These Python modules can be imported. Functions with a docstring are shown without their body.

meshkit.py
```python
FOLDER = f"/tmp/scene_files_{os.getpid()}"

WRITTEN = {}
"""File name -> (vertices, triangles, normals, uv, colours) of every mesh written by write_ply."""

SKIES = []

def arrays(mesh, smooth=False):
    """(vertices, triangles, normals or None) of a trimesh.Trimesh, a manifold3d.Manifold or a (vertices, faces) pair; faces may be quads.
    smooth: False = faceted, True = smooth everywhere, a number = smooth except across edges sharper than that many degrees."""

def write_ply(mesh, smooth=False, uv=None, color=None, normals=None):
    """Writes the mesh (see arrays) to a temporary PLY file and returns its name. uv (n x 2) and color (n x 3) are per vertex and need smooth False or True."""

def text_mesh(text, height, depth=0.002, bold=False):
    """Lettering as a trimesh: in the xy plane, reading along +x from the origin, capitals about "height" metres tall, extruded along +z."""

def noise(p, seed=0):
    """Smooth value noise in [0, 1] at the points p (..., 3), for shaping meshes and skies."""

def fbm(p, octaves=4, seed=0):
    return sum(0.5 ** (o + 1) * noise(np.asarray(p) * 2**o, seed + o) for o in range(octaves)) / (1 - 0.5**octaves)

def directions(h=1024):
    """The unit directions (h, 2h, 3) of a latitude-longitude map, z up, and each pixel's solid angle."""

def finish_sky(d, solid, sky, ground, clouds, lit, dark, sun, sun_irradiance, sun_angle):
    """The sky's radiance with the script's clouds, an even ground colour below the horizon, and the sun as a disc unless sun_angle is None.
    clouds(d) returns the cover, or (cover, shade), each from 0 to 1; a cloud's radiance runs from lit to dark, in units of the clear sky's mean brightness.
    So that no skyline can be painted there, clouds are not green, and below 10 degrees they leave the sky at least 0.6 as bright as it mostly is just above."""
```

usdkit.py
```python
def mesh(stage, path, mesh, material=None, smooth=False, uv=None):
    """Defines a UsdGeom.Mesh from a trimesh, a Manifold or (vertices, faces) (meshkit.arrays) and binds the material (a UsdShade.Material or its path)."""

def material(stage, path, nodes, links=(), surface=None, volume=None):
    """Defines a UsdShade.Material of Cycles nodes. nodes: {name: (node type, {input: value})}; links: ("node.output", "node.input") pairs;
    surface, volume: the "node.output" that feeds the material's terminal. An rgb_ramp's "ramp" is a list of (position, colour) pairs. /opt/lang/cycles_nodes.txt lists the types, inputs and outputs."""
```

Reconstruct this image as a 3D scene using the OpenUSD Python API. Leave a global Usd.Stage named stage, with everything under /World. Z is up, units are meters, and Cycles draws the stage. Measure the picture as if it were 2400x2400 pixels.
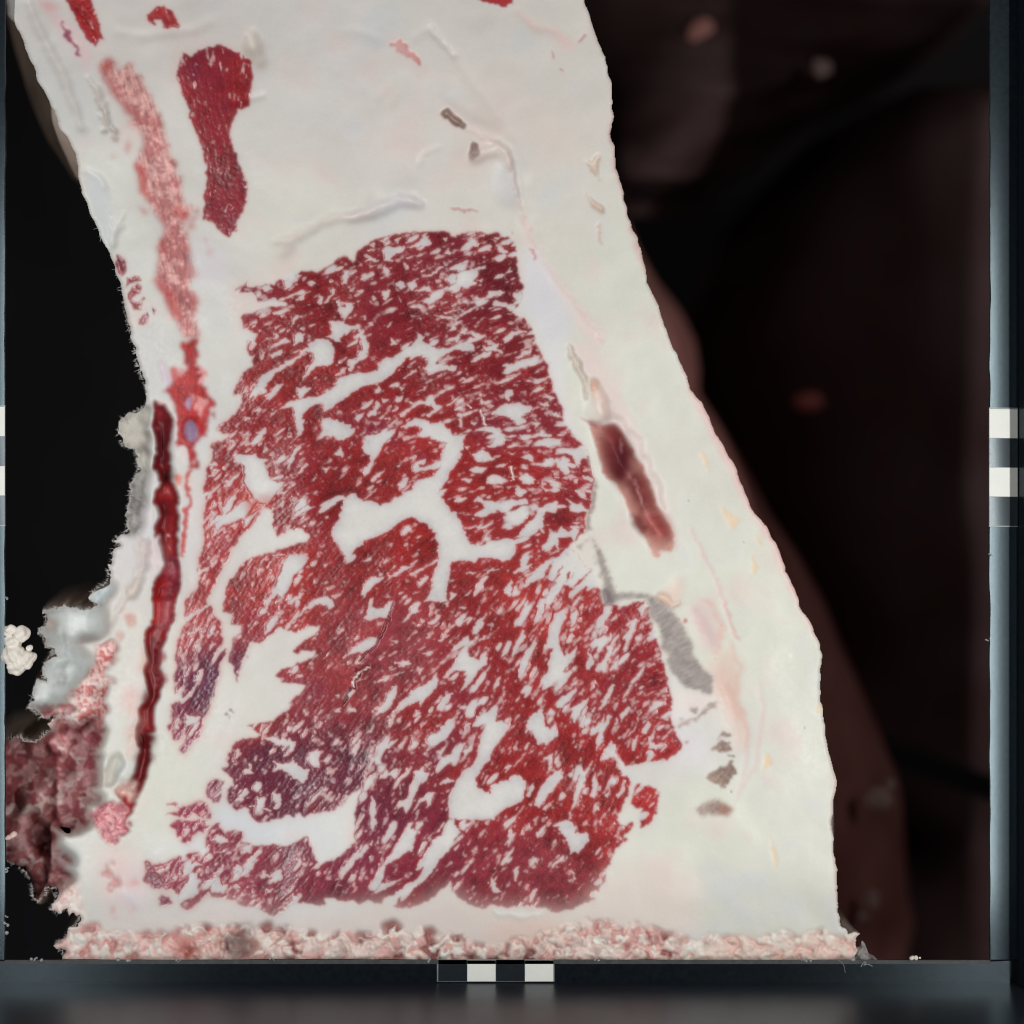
import math
import numpy as np
import shapely
import shapely.geometry as sg
import trimesh
import usdkit
from scipy import ndimage as ndi
from pxr import Gf, Sdf, Usd, UsdGeom, UsdLux, UsdShade, Vt

stage = Usd.Stage.CreateInMemory()
UsdGeom.SetStageUpAxis(stage, 'Z')
UsdGeom.SetStageMetersPerUnit(stage, 1.0)
UsdGeom.Xform.Define(stage, '/World')
UsdGeom.Scope.Define(stage, '/World/Looks')

# ---------------------------------------------------------------- camera
DIST = 0.35                                   # camera to the plane of the opening
cam = UsdGeom.Camera.Define(stage, '/World/camera')
cam.AddTranslateOp().Set((0, -DIST, 0))
cam.AddRotateXOp().Set(90)
cam.CreateHorizontalApertureAttr(36.0)
cam.CreateVerticalApertureAttr(36.0)
cam.CreateFocalLengthAttr(36.0 * DIST / 0.24)
cam.CreateClippingRangeAttr((0.02, 20.0))
cam.CreateFStopAttr(4.2)
cam.CreateFocusDistanceAttr(DIST + 0.002)
cam.CreateExposureAttr(0.0)


# ---------------------------------------------------------------- lamps: two LED strips beside the camera, two faint lamps in the room behind
def strip(name, loc, size, target, power, color):
    l = UsdLux.RectLight.Define(stage, '/World/' + name)
    d = np.array(target, float) - np.array(loc, float)
    d /= np.linalg.norm(d)
    zax = -d
    xax = np.cross([0, 0, 1.0], zax)
    xax /= np.linalg.norm(xax)
    yax = np.cross(zax, xax)
    l.AddTransformOp().Set(Gf.Matrix4d(*xax, 0, *yax, 0, *zax, 0, *map(float, loc), 1))
    l.CreateWidthAttr(size[0])
    l.CreateHeightAttr(size[1])
    l.CreateIntensityAttr(power)
    l.CreateColorAttr(color)
    return l


strip('led_strip', (-0.223, -0.35, -0.040), (0.015, 0.340), (0, 0, -0.035), 61, (0.99, 1.0, 0.98))
strip('led_strip_001', (0.223, -0.35, -0.040), (0.015, 0.340), (0, 0, -0.035), 71, (0.99, 1.0, 0.96))
strip('room_lamp', (0.62, -0.26, 0.28), (0.2, 0.2), (0.08, 0.09, -0.05), 3.4, (1.0, 0.86, 0.82))
strip('room_lamp_001', (-0.50, 0.005, 0.22), (0.10, 0.10), (-0.10, 0.03, 0.08), 4.5, (1.0, 0.9, 0.8))
# ---------------------------------------------------------------- traced outlines
# Every outline is read off an enlarged view; a view is (left, top, width) in picture units (0.1 mm) and 1932 marks wide.
VIEWS = {'A': (500, 500, 400), 'B': (900, 500, 400), 'C': (450, 900, 400), 'D': (850, 900, 400), 'E': (1200, 800, 400),
         'F': (400, 1300, 400), 'G': (800, 1300, 400), 'H': (1200, 1200, 400), 'I': (350, 1650, 400), 'J': (750, 1650, 400),
         'K': (1150, 1600, 400), 'L': (1400, 1400, 400), 'M': (350, 1900, 400), 'N': (750, 1900, 400), 'O': (1150, 1900, 400),
         'P': (0, 1350, 400), 'Q': (0, 1700, 400), 'R': (0, 1950, 400), 'S': (250, 800, 300), 'U': (250, 1100, 300),
         'V': (200, 450, 300), 'a': (0, 0, 800), 'b': (800, 0, 800), 'c': (1600, 0, 800), 'e': (800, 800, 800),
         'f': (1600, 800, 800), 'i': (1600, 1600, 800), 'z': (0, 0, 1932)}


def pts(text):
    """'A 12,30 40,50 B 0,10' -> points; a letter switches the view."""
    out, view = [], VIEWS['z']
    for word in text.split():
        if word in VIEWS:
            view = VIEWS[word]
        else:
            u, v = word.split(',')
            out.append((view[0] + float(u) * view[2] / 1932, view[1] + float(v) * view[2] / 1932))
    return np.array(out)


def polys(text):
    """several outlines: one per ';', the view letter carries on"""
    out, letter = [], 'z'
    for chunk in text.replace('\n', ' ').split(';'):
        words = chunk.split()
        if not words:
            continue
        if words[0] not in VIEWS:
            words = [letter] + words
        letter = [w for w in words if w in VIEWS][-1]
        out.append(pts(' '.join(words)))
    return out


OUTLINE = """z 1360,-60 b 1380,0 1405,110 1440,220 1500,330 1525,440 1545,590 1545,680 1522,760 1545,830 1560,950 1590,1050 1610,1180
1650,1300 1690,1400 1705,1490 1740,1600 1800,1730 1845,1880 f 0,150 50,260 110,340 145,420 190,520 240,580 290,670 310,760 350,840
380,910 430,990 480,1050 520,1140 560,1210 590,1310 640,1400 670,1500 730,1590 770,1680 785,1760 781,1932 i 790,130 810,260 825,370
850,480 868,560 862,640 850,800 855,900 860,1000 870,1130 885,1250 900,1390 950,1420 990,1400 975,1470 982,1500 960,1530 965,1600
z 1990,2290 120,2290 R 700,1440 715,1360 640,1300 645,1240 740,1210 790,1100 860,1050 900,960 850,920 790,930 770,860 690,910 570,880
620,780 640,640 560,630 510,620 525,700 430,790 370,740 350,560 300,470 200,390 70,320 -150,300 Q -150,150 70,145 240,125 260,170 400,190
470,130 550,60 560,0 P 640,1610 760,1530 640,1590 480,1600 390,1530 310,1480 370,1390 420,1180 520,1200 490,1080
510,980 560,900 640,870 560,830 510,770 480,680 430,620 510,590 520,470 480,410 560,370 700,350 850,370 1040,375 1110,350 1030,290
1020,230 1090,140 1180,90 U 0,1690 30,1600 20,1480 90,1440 70,1230 130,1170 220,1130 90,1080 200,1000 330,910 290,850 330,700 320,560
360,460 350,220 430,110 480,0 S 450,1750 430,1640 250,1560 180,1470 150,1390 190,1290 250,1160 420,1060 600,990 630,840 560,620 490,450
430,270 410,180 430,60 390,0 V 600,1780 570,1600 510,1380 460,1230 440,1110 370,990 330,900 260,770 200,600 150,450 90,320 30,130
a 470,1080 440,970 420,870 390,800 330,700 270,580 230,480 190,380 140,270 100,180 40,80 35,0 z 5,-60"""

# muscle outlines (lean before the fat in it is laid in)
RIBEYE = """A 240,880 290,820 380,780 400,840 480,830 540,820 600,800 660,790 740,750 800,760 850,700 930,660 1010,650 1130,650 1180,670
1300,590 1420,500 1500,480 1550,520 1570,560 1600,540 1610,480 1640,430 1700,370 1780,320 1932,265 B 100,240 230,215 420,205 600,205
750,215 790,260 810,270 860,230 920,210 1060,205 1180,230 1300,240 1400,270 1470,320 1500,400 1505,540 1520,660 1535,740 1570,850
1570,900 1550,980 1480,1120 1540,1190 1610,1190 1640,1260 1680,1360 1720,1480 1790,1600 1850,1720 1880,1850 E 460,480 480,570 530,680
590,790 570,880 620,970 680,1060 740,1130 850,1200 880,1300 915,1400 930,1540 930,1620 900,1750 880,1900 H 830,60 840,150 810,220 620,420 520,510
410,530 230,690 100,860 0,960 z 1150,1450 1060,1510 1000,1565 860,1575 800,1650 720,1690 z 640,1690
F 1150,1770 1060,1770 1030,1650 980,1640 960,1750 930,1800 860,1850 850,1932 I 1090,240 1170,260 1180,300 1280,370
z 610,1720 640,1690 F 1300,1710 1380,1650 1500,1540 1520,1470 1400,1450 1250,1430 1180,1370 1250,1290 1380,1280 1450,1230 1540,1190 1620,1150
1640,1080 1520,1080 1430,1130 1380,1100 1460,1010 1600,930 1690,850 1680,790 1550,830 1400,880 1300,860 1250,820 1150,900 1000,1000
920,1000 880,1100 830,1220 770,1350 750,1450 720,1320 720,1240 650,1210 660,1120 710,1040 700,960 800,880 790,790 670,780 710,680
640,680 580,650 580,560 640,480 620,440 640,360 680,270 770,150 850,60 C 1340,1760 1310,1700 1250,1650 1180,1640 1080,1650 960,1750
920,1640 900,1420 800,1400 680,1600 550,1720 F 640,60 600,130 540,230 500,380 430,470 390,560 z 440,1440 F 160,560 230,440 290,400 340,250 300,180
320,120 340,0 C 150,1750 120,1600 150,1450 150,1300 120,1200 150,1100 160,960 200,880 230,800 200,720 240,650 390,630 440,560
340,560 270,540 300,460 420,400 520,300 570,200 560,120 450,130 490,60 A 250,1932 320,1850 380,1780 450,1720 430,1660 400,1600
380,1500 400,1440 470,1380 360,1320 330,1280 310,1170 330,1140 420,1130 480,1100 600,1060 830,1045 840,1020 640,1010 520,1010 470,940 420,900 330,890"""
SIDE = """F 160,560 390,540 460,560 480,600 480,680 560,740 590,800 560,900 610,970 560,1060 630,1080 610,1150 560,1230 550,1340 510,1480 490,1600
440,1700 410,1800 I 690,0 690,60 600,170 610,250 560,380 480,480 400,570 340,520 410,420 420,270 380,300 390,350 330,420 260,400 270,340
210,270 240,200 230,60 F 20,1800 10,1700 100,1640 60,1580 30,1400 60,1250 60,1120 90,960 100,900 120,850 190,760 150,700"""
LOWER = """z 1150,1450 H 0,960 100,860 230,690 410,530 520,510 620,420 700,450 830,600 900,650 980,800 1010,940 1040,1020 1140,1040 1250,1060 1400,1010 1520,1020 1580,1200
L 600,240 650,420 690,520 720,650 760,780 790,920 820,1050 850,1180 830,1300 830,1420 880,1530 930,1640 960,1690 900,1750 800,1850 690,1890 590,1870
330,1920 290,1850 K 1450,900 1500,1040 1580,1080 1590,1160 1560,1250 1520,1360 1480,1440 1420,1540 O 1420,90 1480,170 1620,120 1600,200 1480,300
1560,320 1420,420 1380,520 1350,600 1290,640 1310,720 1280,820 1200,930 1170,1010 1050,1060 900,1120 760,1150 640,1140 540,1080 340,1090
150,1080 0,1060 N 1870,1110 1720,1070 1610,1030 1530,970 1490,900 1490,830 1440,700 1470,480 1560,300 J 1460,1310
1470,1200 1450,1080 1480,1000 1530,870 1620,770 z 1100,1800 1085,1830 N 1440,100 1440,420 1300,620 1100,830 820,960
780,960 690,1060 560,1010 450,1060 370,1020 60,1000 50,1060 0,1090 M 1740,1040 1640,1060 1530,1120 1420,1190 1300,1150 1180,1090 1060,1090 950,1010
850,990 700,990 680,930 600,1000 500,1100 430,1140 350,1080 330,950 260,880 150,900 20,860 -60,800 -40,560 30,600 60,610 200,600 260,540 370,490 430,480 620,480 640,400
640,300 680,230 740,150 800,130 790,200 860,240 960,220 1000,260 1060,230 1080,300 1040,350 1200,400 1360,380 1550,400 1680,340 1790,280
1830,400 1880,560 N 0,620 100,560 250,480 390,350 395,100 J 395,1310 400,1200 430,1060 460,1000 450,960 340,1020 280,1120 160,1200 0,1240 I 1850,1240
1750,1280 1690,1220 1620,1290 1560,1250 1500,1300 1420,1290 1330,1330 1220,1340 1150,1270 1100,1160 1060,1180 1000,1220 940,1180 960,1100
1030,1050 970,900 930,850 880,780 800,740 900,700 880,600 900,540 960,440 1050,390 1180,390 1280,370 1180,300 1170,260 1090,240 z 640,1690 720,1690 800,1650 860,1575 1000,1565 1060,1510"""
STRAP = "N 1460,430 1300,640 1150,820 1000,920 900,1000 830,1090 900,1110 1060,1100 1190,1030 1330,940 1450,830 1490,760 1560,300"
SMALL = """I 190,1130 300,1120 360,1150 480,1130 540,1100 620,1090 660,1140 690,1300 600,1300 560,1240 480,1230 440,1290 330,1270 180,1240 340,1210 330,1160 200,1140;
M 240,160 330,110 650,110 680,160 640,250 560,240 500,280 480,340 400,370 320,300 310,240 250,200;
M 130,960 210,965 270,1050 130,1085 100,1000; K 1640,1170 1760,1160 1880,1200 1910,1240 1880,1400 1840,1540 O 1780,150 1700,200 1680,100 K 1670,1520 1720,1430 1640,1430 1590,1370 1610,1280;
I 640,960 670,890 740,840 800,870 870,890 820,930 830,970 800,1040 790,1110 720,1090 640,1030; 880,980 930,920 1030,940 1050,1000 1030,1050 960,1090 900,1140 870,1090;
a 370,-20 520,-20 540,60 560,150 590,230 560,230 545,260 510,240 470,190 430,110 400,60; 830,90 870,50 920,30 980,60 1000,110 1020,140 980,165 920,160 910,110 870,110 880,150 850,130;
1020,340 1050,290 1080,320 1130,280 1230,250 1310,270 1370,300 1420,340 1430,480 1400,600 1330,640 1300,760 1340,900 1400,1040 1390,1160 1360,1220 1340,1300 1300,1345 1250,1310 1200,1250 1150,1230 1150,1170 1170,1000
1150,850 1090,700 1040,550 1000,420; V 460,960 490,915 530,980 640,1070 610,1110 590,1240 550,1280 500,1200 460,1130; 620,1260 700,1270 800,1290 830,1330 740,1360 660,1380 600,1450 610,1350;
650,1520 720,1430 800,1380 830,1420 830,1520 760,1560 690,1590 700,1640 780,1680 880,1600 920,1600 850,1660 840,1750 880,1760 760,1790 700,1690 650,1600; 800,1920 900,1820 960,1780 1010,1770 1050,1800 990,1880 930,1932 850,1990 800,1990"""

# fat laid into the muscles: seams, flecks and islands
SEAMS = """e 0,880 80,880 190,910 215,935 290,900 390,840 430,790 530,760 560,720 570,640 600,570 540,560 480,520 440,490 330,490 380,450 430,430 520,460 560,450
620,510 630,530 700,530 690,580 680,640 650,700 610,740 600,780 560,830 550,860 600,930 660,990 690,1040 700,1100 730,1140 770,1160 850,1130 960,1110
1000,1160 970,1220 920,1250 880,1230 780,1230 760,1250 690,1240 620,1250 610,1330 590,1390 600,1470 470,1470 510,1400 520,1330 550,1250 550,1170
530,1080 470,1030 400,990 300,1040 250,1090 190,1110 140,1120 60,1200 40,1250 0,1180 -60,1080 -90,960;
D 0,700 60,580 200,545 380,515 330,600 230,680 190,780 130,870 90,990 20,1060 20,960 80,900 100,810 10,780;
A 1370,1932 1450,1850 1590,1815 1740,1800 1860,1770 B 0,1640 150,1590 220,1550 290,1500 340,1440 400,1400 450,1390 430,1450 500,1480 620,1530 760,1520
840,1480 920,1460 1000,1480 1030,1540 960,1550 850,1540 720,1570 640,1630 590,1700 700,1730 820,1720 830,1750 780,1790 740,1770 600,1790 500,1830
470,1740 490,1650 400,1610 320,1650 250,1630 150,1740 60,1840 0,1900 C 1932,40 1800,100 1700,180 1560,280 1510,300 1480,230 1400,230 1330,260 1240,350
1260,420 1250,560 1200,600 1130,680 1180,600 1190,500 1170,380 1130,270 1000,270 880,370 900,320 1030,250 1130,180 1250,170 1450,130 1560,60 1650,0;
A 1060,1520 1150,1430 1240,1410 1320,1460 1370,1530 1370,1640 1310,1720 1180,1740 1100,1800 1000,1890 960,1960 1060,1760 1140,1680 1150,1600 1080,1560 1000,1560;
500,1930 500,1880 600,1800 750,1730 900,1640 1050,1550 1000,1610 880,1710 700,1820 600,1932;
1320,1220 1400,1210 1480,1220 1510,1260 1590,1270 1650,1250 1700,1380 1760,1500 1740,1590 1680,1620 1610,1610 1690,1550 1660,1420 1640,1310 1560,1310 1530,1370
1480,1360 1430,1460 1370,1450 1300,1400 1350,1330; 1400,980 1430,960 1450,1010 1440,1060 1510,1060 1500,980 1570,1030 1580,1090 1500,1220 1440,1160 1410,1090;
1480,640 1520,650 1510,800 1470,780 1460,700; 1190,910 1240,960 1220,1020 1180,1010; 1360,830 1370,900 1310,990 1240,1010 1310,940; 940,960 1040,890 1030,960 960,1000;
1090,770 1150,780 1120,840 1080,830; 920,1370 1030,1350 1000,1460 920,1470; 650,1600 780,1540 790,1580 660,1640; 890,1220 930,1150 970,1160 910,1260; 720,1280 800,1250 720,1310;
540,830 640,800 680,850 600,880; 830,750 900,700 990,690 900,790 880,840 830,840; 330,910 420,900 520,1010 660,960 750,980 840,1020 830,1050 600,1060 500,1060 400,1100 250,1100;
1680,700 1740,680 1750,760 1680,750; 1630,870 1690,860 1700,900 1660,910; 330,1350 480,1380 490,1480 440,1560 450,1450 380,1420; 430,1230 500,1200 490,1250 420,1260;
1530,1650 1610,1640 1600,1720 1560,1800 1530,1700; 700,1340 760,1380 740,1420 690,1400; 540,1600 590,1560 570,1640 530,1660; 1680,1150 1720,1160 1730,1200; 1750,1240 1810,1220 1780,1290; 1790,930 1840,960 1800,990;
1690,470 1800,500 1880,540 1780,540; 1770,340 1830,340 1820,400;
B 0,380 60,370 110,390 240,350 230,430 120,460 80,500 100,550 0,550; 400,380 430,280 480,260 540,340 470,370 420,410; 980,260 1050,310 1070,380 1000,370; 1260,370 1350,390 1400,450 1330,460;
1240,280 1290,280 1260,320; 690,460 720,400 770,450 710,470; 900,730 960,640 1070,600 1140,580 1130,620 1020,660 980,720; 440,730 560,670 640,590 670,620 580,680 500,730;
130,780 200,760 250,830 200,870 150,840; 260,830 300,770 370,760 370,820 300,870; 0,870 80,880 50,960 0,1000; 0,580 70,690 20,720 0,660; 250,550 300,590 280,640 240,600;
1000,1000 1050,940 1150,950 1190,880 1310,870 1370,890 1280,930 1200,960 1100,990; 1210,1040 1240,980 1390,1010 1480,1050 1490,1110 1430,1100 1370,1050 1250,1050;
1450,900 1570,880 1550,980 1500,1000; 730,690 830,680 820,770 750,800 720,760; 1240,740 1300,690 1380,700 1320,740; 1390,690 1430,610 1440,660; 740,1290 780,1240 830,1310 780,1320;
510,1040 600,1040 540,1090; 660,1110 900,1080 700,1130; 550,1150 700,1160 830,1200 720,1200; 860,1370 900,1310 960,1320 920,1380; 970,1340 1090,1370 1080,1420 1000,1380;
780,1400 850,1370 840,1450 800,1470; 1350,1480 1390,1390 1440,1330 1600,1330 1600,1350 1460,1380 1420,1440; 1110,1490 1220,1510 1300,1480 1270,1550 1350,1560 1340,1600 1230,1560 1160,1540;
970,1680 1040,1620 1140,1560 1220,1560 1200,1610 1100,1640 1040,1680; 1480,1640 1600,1570 1680,1520 1640,1580 1540,1640; 370,1350 420,1370 430,1400 380,1400; 70,1400 130,1440 140,1490 90,1490;
20,1270 90,1230 60,1280; 840,1890 900,1850 930,1870 870,1900; 280,1150 360,1170 320,1190; 370,1200 420,1190 410,1220; 600,1860 650,1800 640,1850; 200,1880 370,1740 340,1790 260,1860; 1340,1720 1400,1680 1480,1720 1380,1740; 350,870 430,820 520,820 550,880 480,870;
580,410 610,400 610,440 580,440; 130,300 180,260 160,340; 930,560 960,530 960,600; 640,280 710,260 690,320; 160,900 200,980 190,1010; 1030,740 1120,740 1090,770;
C 470,800 560,790 640,800 740,790 740,840 870,850 810,900 860,1000 870,1070 1000,1110 1050,1120 990,1200 910,1290 850,1370 760,1340 680,1280 640,1190 580,1100 600,1000 600,910 500,880;
690,280 760,250 820,280 760,320; 590,380 680,390 600,430; 560,560 650,520 640,580; 740,550 830,490 840,550 790,580; 720,0 860,0 760,100 690,180 700,60; 840,140 960,0 1050,0 950,110 880,190;
1480,400 1560,380 1640,430 1780,460 1840,540 1720,640 1640,610 1550,590 1420,630 1480,530; 1650,310 1690,320 1640,350; 1610,790 1680,700 1720,750 1720,830 1660,820;
1120,790 1200,700 1260,670 1180,790 1120,900 1110,980 1080,970 1100,880; 1180,1030 1290,890 1330,910 1230,1000; 1460,960 1560,940 1520,1000; 1690,1000 1800,930 1740,1000;
990,810 1060,800 1040,840; 820,720 780,780 870,750; 970,1250 1100,1190 1050,1250; 990,1360 1070,1320 1020,1400; 1140,1500 1220,1450 1300,1390 1400,1380 1270,1450 1180,1510;
1420,1440 1520,1360 1620,1260 1740,1250 1700,1330 1560,1400 1460,1490; 1760,1260 1850,1230 1860,1320 1932,1340 1932,1830 1850,1870 1760,1750 1590,1700 1640,1620 1720,1580 1750,1450;
170,920 250,870 320,900 240,930; 350,1170 400,1100 560,980 550,1020 460,1100 430,1160; 200,1560 300,1490 440,1430 450,1480 330,1530 230,1590; 160,1060 280,1000 300,950 330,960 260,1040;
300,1350 330,1290 330,1380 400,1450 350,1460; 1230,190 1170,60 1260,20 1330,40; 410,650 480,630 470,680; 1350,1060 1410,1030 1380,1090; 1060,540 1160,600 1110,590; 560,1420 660,1410 610,1450; 920,1470 890,1440 830,1540 860,1700 880,1790 920,1680;
1850,380 1932,330 1932,370 1860,430; 250,1640 320,1660 270,1720;
D 1450,330 1560,240 1680,220 1800,230 1920,270 1850,310 1790,340 1790,400 1840,430 1760,470 1700,400 1600,350 1480,350; 1600,80 1710,80 1700,130 1660,190 1610,150;
1240,540 1380,480 1540,490 1590,600 1580,690 1500,720 1400,700 1460,670 1500,610 1500,570 1400,540 1330,530; 1250,800 1350,735 1420,800 1490,850 1380,880 1280,860;
1190,970 1290,930 1370,950 1390,980 1330,1010 1240,1000; 1090,1070 1220,1070 1200,1120 1130,1100; 1780,1060 1850,1010 1932,1050 1932,1120 1860,1140 1790,1100;
1260,1330 1290,1270 1400,1330 1560,1330 1690,1300 1870,1310 1880,1350 1700,1380 1640,1500 1600,1450 1500,1430 1400,1450 1360,1370; 1740,1140 1870,1210 1780,1280 1740,1230;
1310,1500 1370,1450 1450,1480 1400,1500; 1310,1830 1400,1690 1520,1600 1420,1700 1350,1810; 550,930 640,880 720,840 710,890 640,920 620,960 740,920 840,930 740,970 600,1010 560,980;
410,1140 450,1070 510,1060 490,1150 430,1210; 90,1100 170,1020 260,950 200,1050 130,1110; 20,1310 150,1190 180,1180 100,1260; 490,215 700,195 750,130 800,120 800,190 900,250 770,370 700,360 810,270 790,240 600,240 520,230;
610,100 680,70 730,10 700,80; 960,250 1110,120 1090,170 1000,240; 150,80 190,20 210,70 180,100; 50,380 60,310 130,280 160,190 190,200 190,250 150,290 170,350 100,340; 1800,830 1870,790 1932,840 1932,900;
1040,1330 1100,1270 1190,1300 1120,1330; 1800,580 1880,560 1910,610 1830,640; 1490,1110 1600,1040 1590,1090 1550,1120; 1790,940 1880,950 1850,980; 400,30 450,40 440,80; 240,370 310,380 290,420; 220,160 290,170 240,210;
370,930 460,880 400,940; 380,140 450,130 420,220 380,200; 1400,1270 1460,1260 1440,1300 1400,1300; 1310,100 1380,110 1340,140; 1320,160 1420,220 1350,240; 1060,330 1200,330 1110,370 1140,470 1100,500 1090,390; 1380,1080 1460,1070 1410,1110; 1150,700 1220,700 1190,740;
1640,770 1740,760 1680,790; 1280,1620 1370,1570 1320,1660; 1500,930 1650,890 1620,930 1520,950; 640,540 720,560 700,590; 560,860 600,840 580,880; 1220,430 1300,440 1260,470;
E 340,1110 400,1090 550,1100 540,1190 430,1200 340,1180; 370,1330 480,1320 470,1380 380,1390; 500,1380 580,1290 640,1340 630,1420 660,1490 590,1520 540,1450; 110,1310 190,1270 280,1320 220,1350;
600,1250 750,1200 850,1230 860,1320 790,1330 740,1440 700,1320; 620,1770 700,1830 800,1850 880,1932 680,1932; 700,1680 770,1690 860,1800 780,1770; 790,1630 900,1690 880,1720; 780,1510 900,1540 900,1600 800,1540;
310,690 400,680 410,740 340,740; 370,600 470,640 430,680 360,630; 430,830 500,800 570,860 480,860; 270,1932 400,1830 520,1800 500,1932; 100,1060 220,1050 180,1110 110,1130;
0,700 120,710 230,770 170,800 100,850 130,900 50,940 0,860; 30,190 140,110 220,80 180,140 80,190; 230,950 290,950 260,1000; 220,140 280,150 260,190; 230,430 280,430 250,460; 380,1030 430,1000 560,930 600,980 470,960; 340,1600 380,1610 350,1650 440,1680 400,1710 330,1650; 690,1560 740,1560 720,1620; 470,1530 520,1550 480,1560;
H 290,0 380,0 350,60 340,150 370,230 210,260 180,290 60,290 20,310 120,200 230,80; 350,410 440,220 490,230 580,170 640,230 730,170 750,250 700,330 650,280 530,290 540,440 490,370 420,420 320,440;
100,540 230,480 230,610 110,690 80,690; 100,870 230,690 410,530 520,510 640,400 700,450 830,600 900,650 980,740 1010,840 900,870 800,800 700,860 640,830 560,800 480,780 380,730 220,800;
400,1480 410,1370 500,1130 600,1110 600,1190 560,1290 540,1400 530,1520 590,1640 690,1570 740,1470 700,1650 560,1830 420,1932 410,1700 460,1550 360,1560 350,1490;
250,1230 300,1050 360,940 400,970 340,1140 300,1240 230,1290; 90,1180 180,980 200,1080 170,1160 50,1300 20,1250; 650,990 650,910 800,740 960,650 950,730 800,870; 1050,1060 1120,1050 1130,1130 1040,1250 990,1420 980,1400 1030,1170;
1060,1500 1130,1340 1100,1470; 1260,1580 1290,1430 1370,1220 1420,1180 1400,1300 1330,1480 1280,1570; 1090,1800 1200,1640 1180,1750 1110,1810; 840,1740 880,1530 910,1700 860,1790;
1060,1620 1080,1520 1160,1490 1110,1600 1050,1760; 610,1480 660,1370 690,1400 660,1490; 670,1140 740,1110 720,1250 660,1290; 60,1850 110,1650 290,1380 250,1560 150,1770 100,1900;
1310,1932 1430,1830 1520,1690 1470,1830 1370,1932; 0,1560 120,1330 160,1400 60,1560 0,1660; 200,1370 330,1260 260,1340; 1410,1100 1500,1020 1530,1060 1470,1180; 780,1080 810,1060 760,1180; 880,1100 930,1060 870,1150;
G 60,100 80,0 170,0 130,80; 250,80 340,0 340,50 270,80; 220,460 260,340 370,240 470,270 380,350 290,440 260,490; 290,680 310,520 380,490 350,590 400,620 470,590 590,520 560,630 510,710 430,710 340,760 260,720;
10,1170 130,1080 290,940 400,930 420,990 360,1050 230,1120 100,1120 30,1180; 690,770 780,650 820,570 920,550 870,610 900,640 800,670 730,750; 940,800 1010,770 1070,700 1140,690 1060,780;
390,1820 470,1690 560,1520 630,1460 640,1560 560,1730 430,1820; 620,1780 690,1660 830,1540 980,1460 1080,1330 1090,1460 1000,1600 890,1720 880,1640 780,1700 640,1790;
1250,1290 1350,1070 1440,1020 1450,1140 1550,1190 1640,1120 1650,1230 1520,1360 1430,1490 1320,1580 1400,1430 1440,1330 1380,1310 1260,1320; 1340,800 1350,760 1430,700 1500,730 1420,740 1340,820;
540,240 660,180 700,140 840,120 720,190 630,240; 590,1220 690,1220 760,1200 790,1250 700,1270; 1080,1730 1150,1610 1270,1550 1200,1670 1130,1790; 1310,1780 1350,1720 1450,1710 1380,1760;
1500,1932 1540,1830 1650,1790 1770,1680 1750,1800 1700,1932; 1720,1530 1730,1440 1800,1370 1780,1480; 1400,200 1540,210 1450,230; 1560,250 1700,160 1850,140 1700,180 1600,240; 1370,460 1500,390 1440,450;
1540,430 1680,350 1590,420; 1830,390 1932,280 1932,480 1880,460; 430,140 480,30 460,100; 800,440 920,390 850,430; 560,980 640,970 620,1000; 960,880 1020,870 990,920; 1270,960 1360,870 1310,940;
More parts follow.
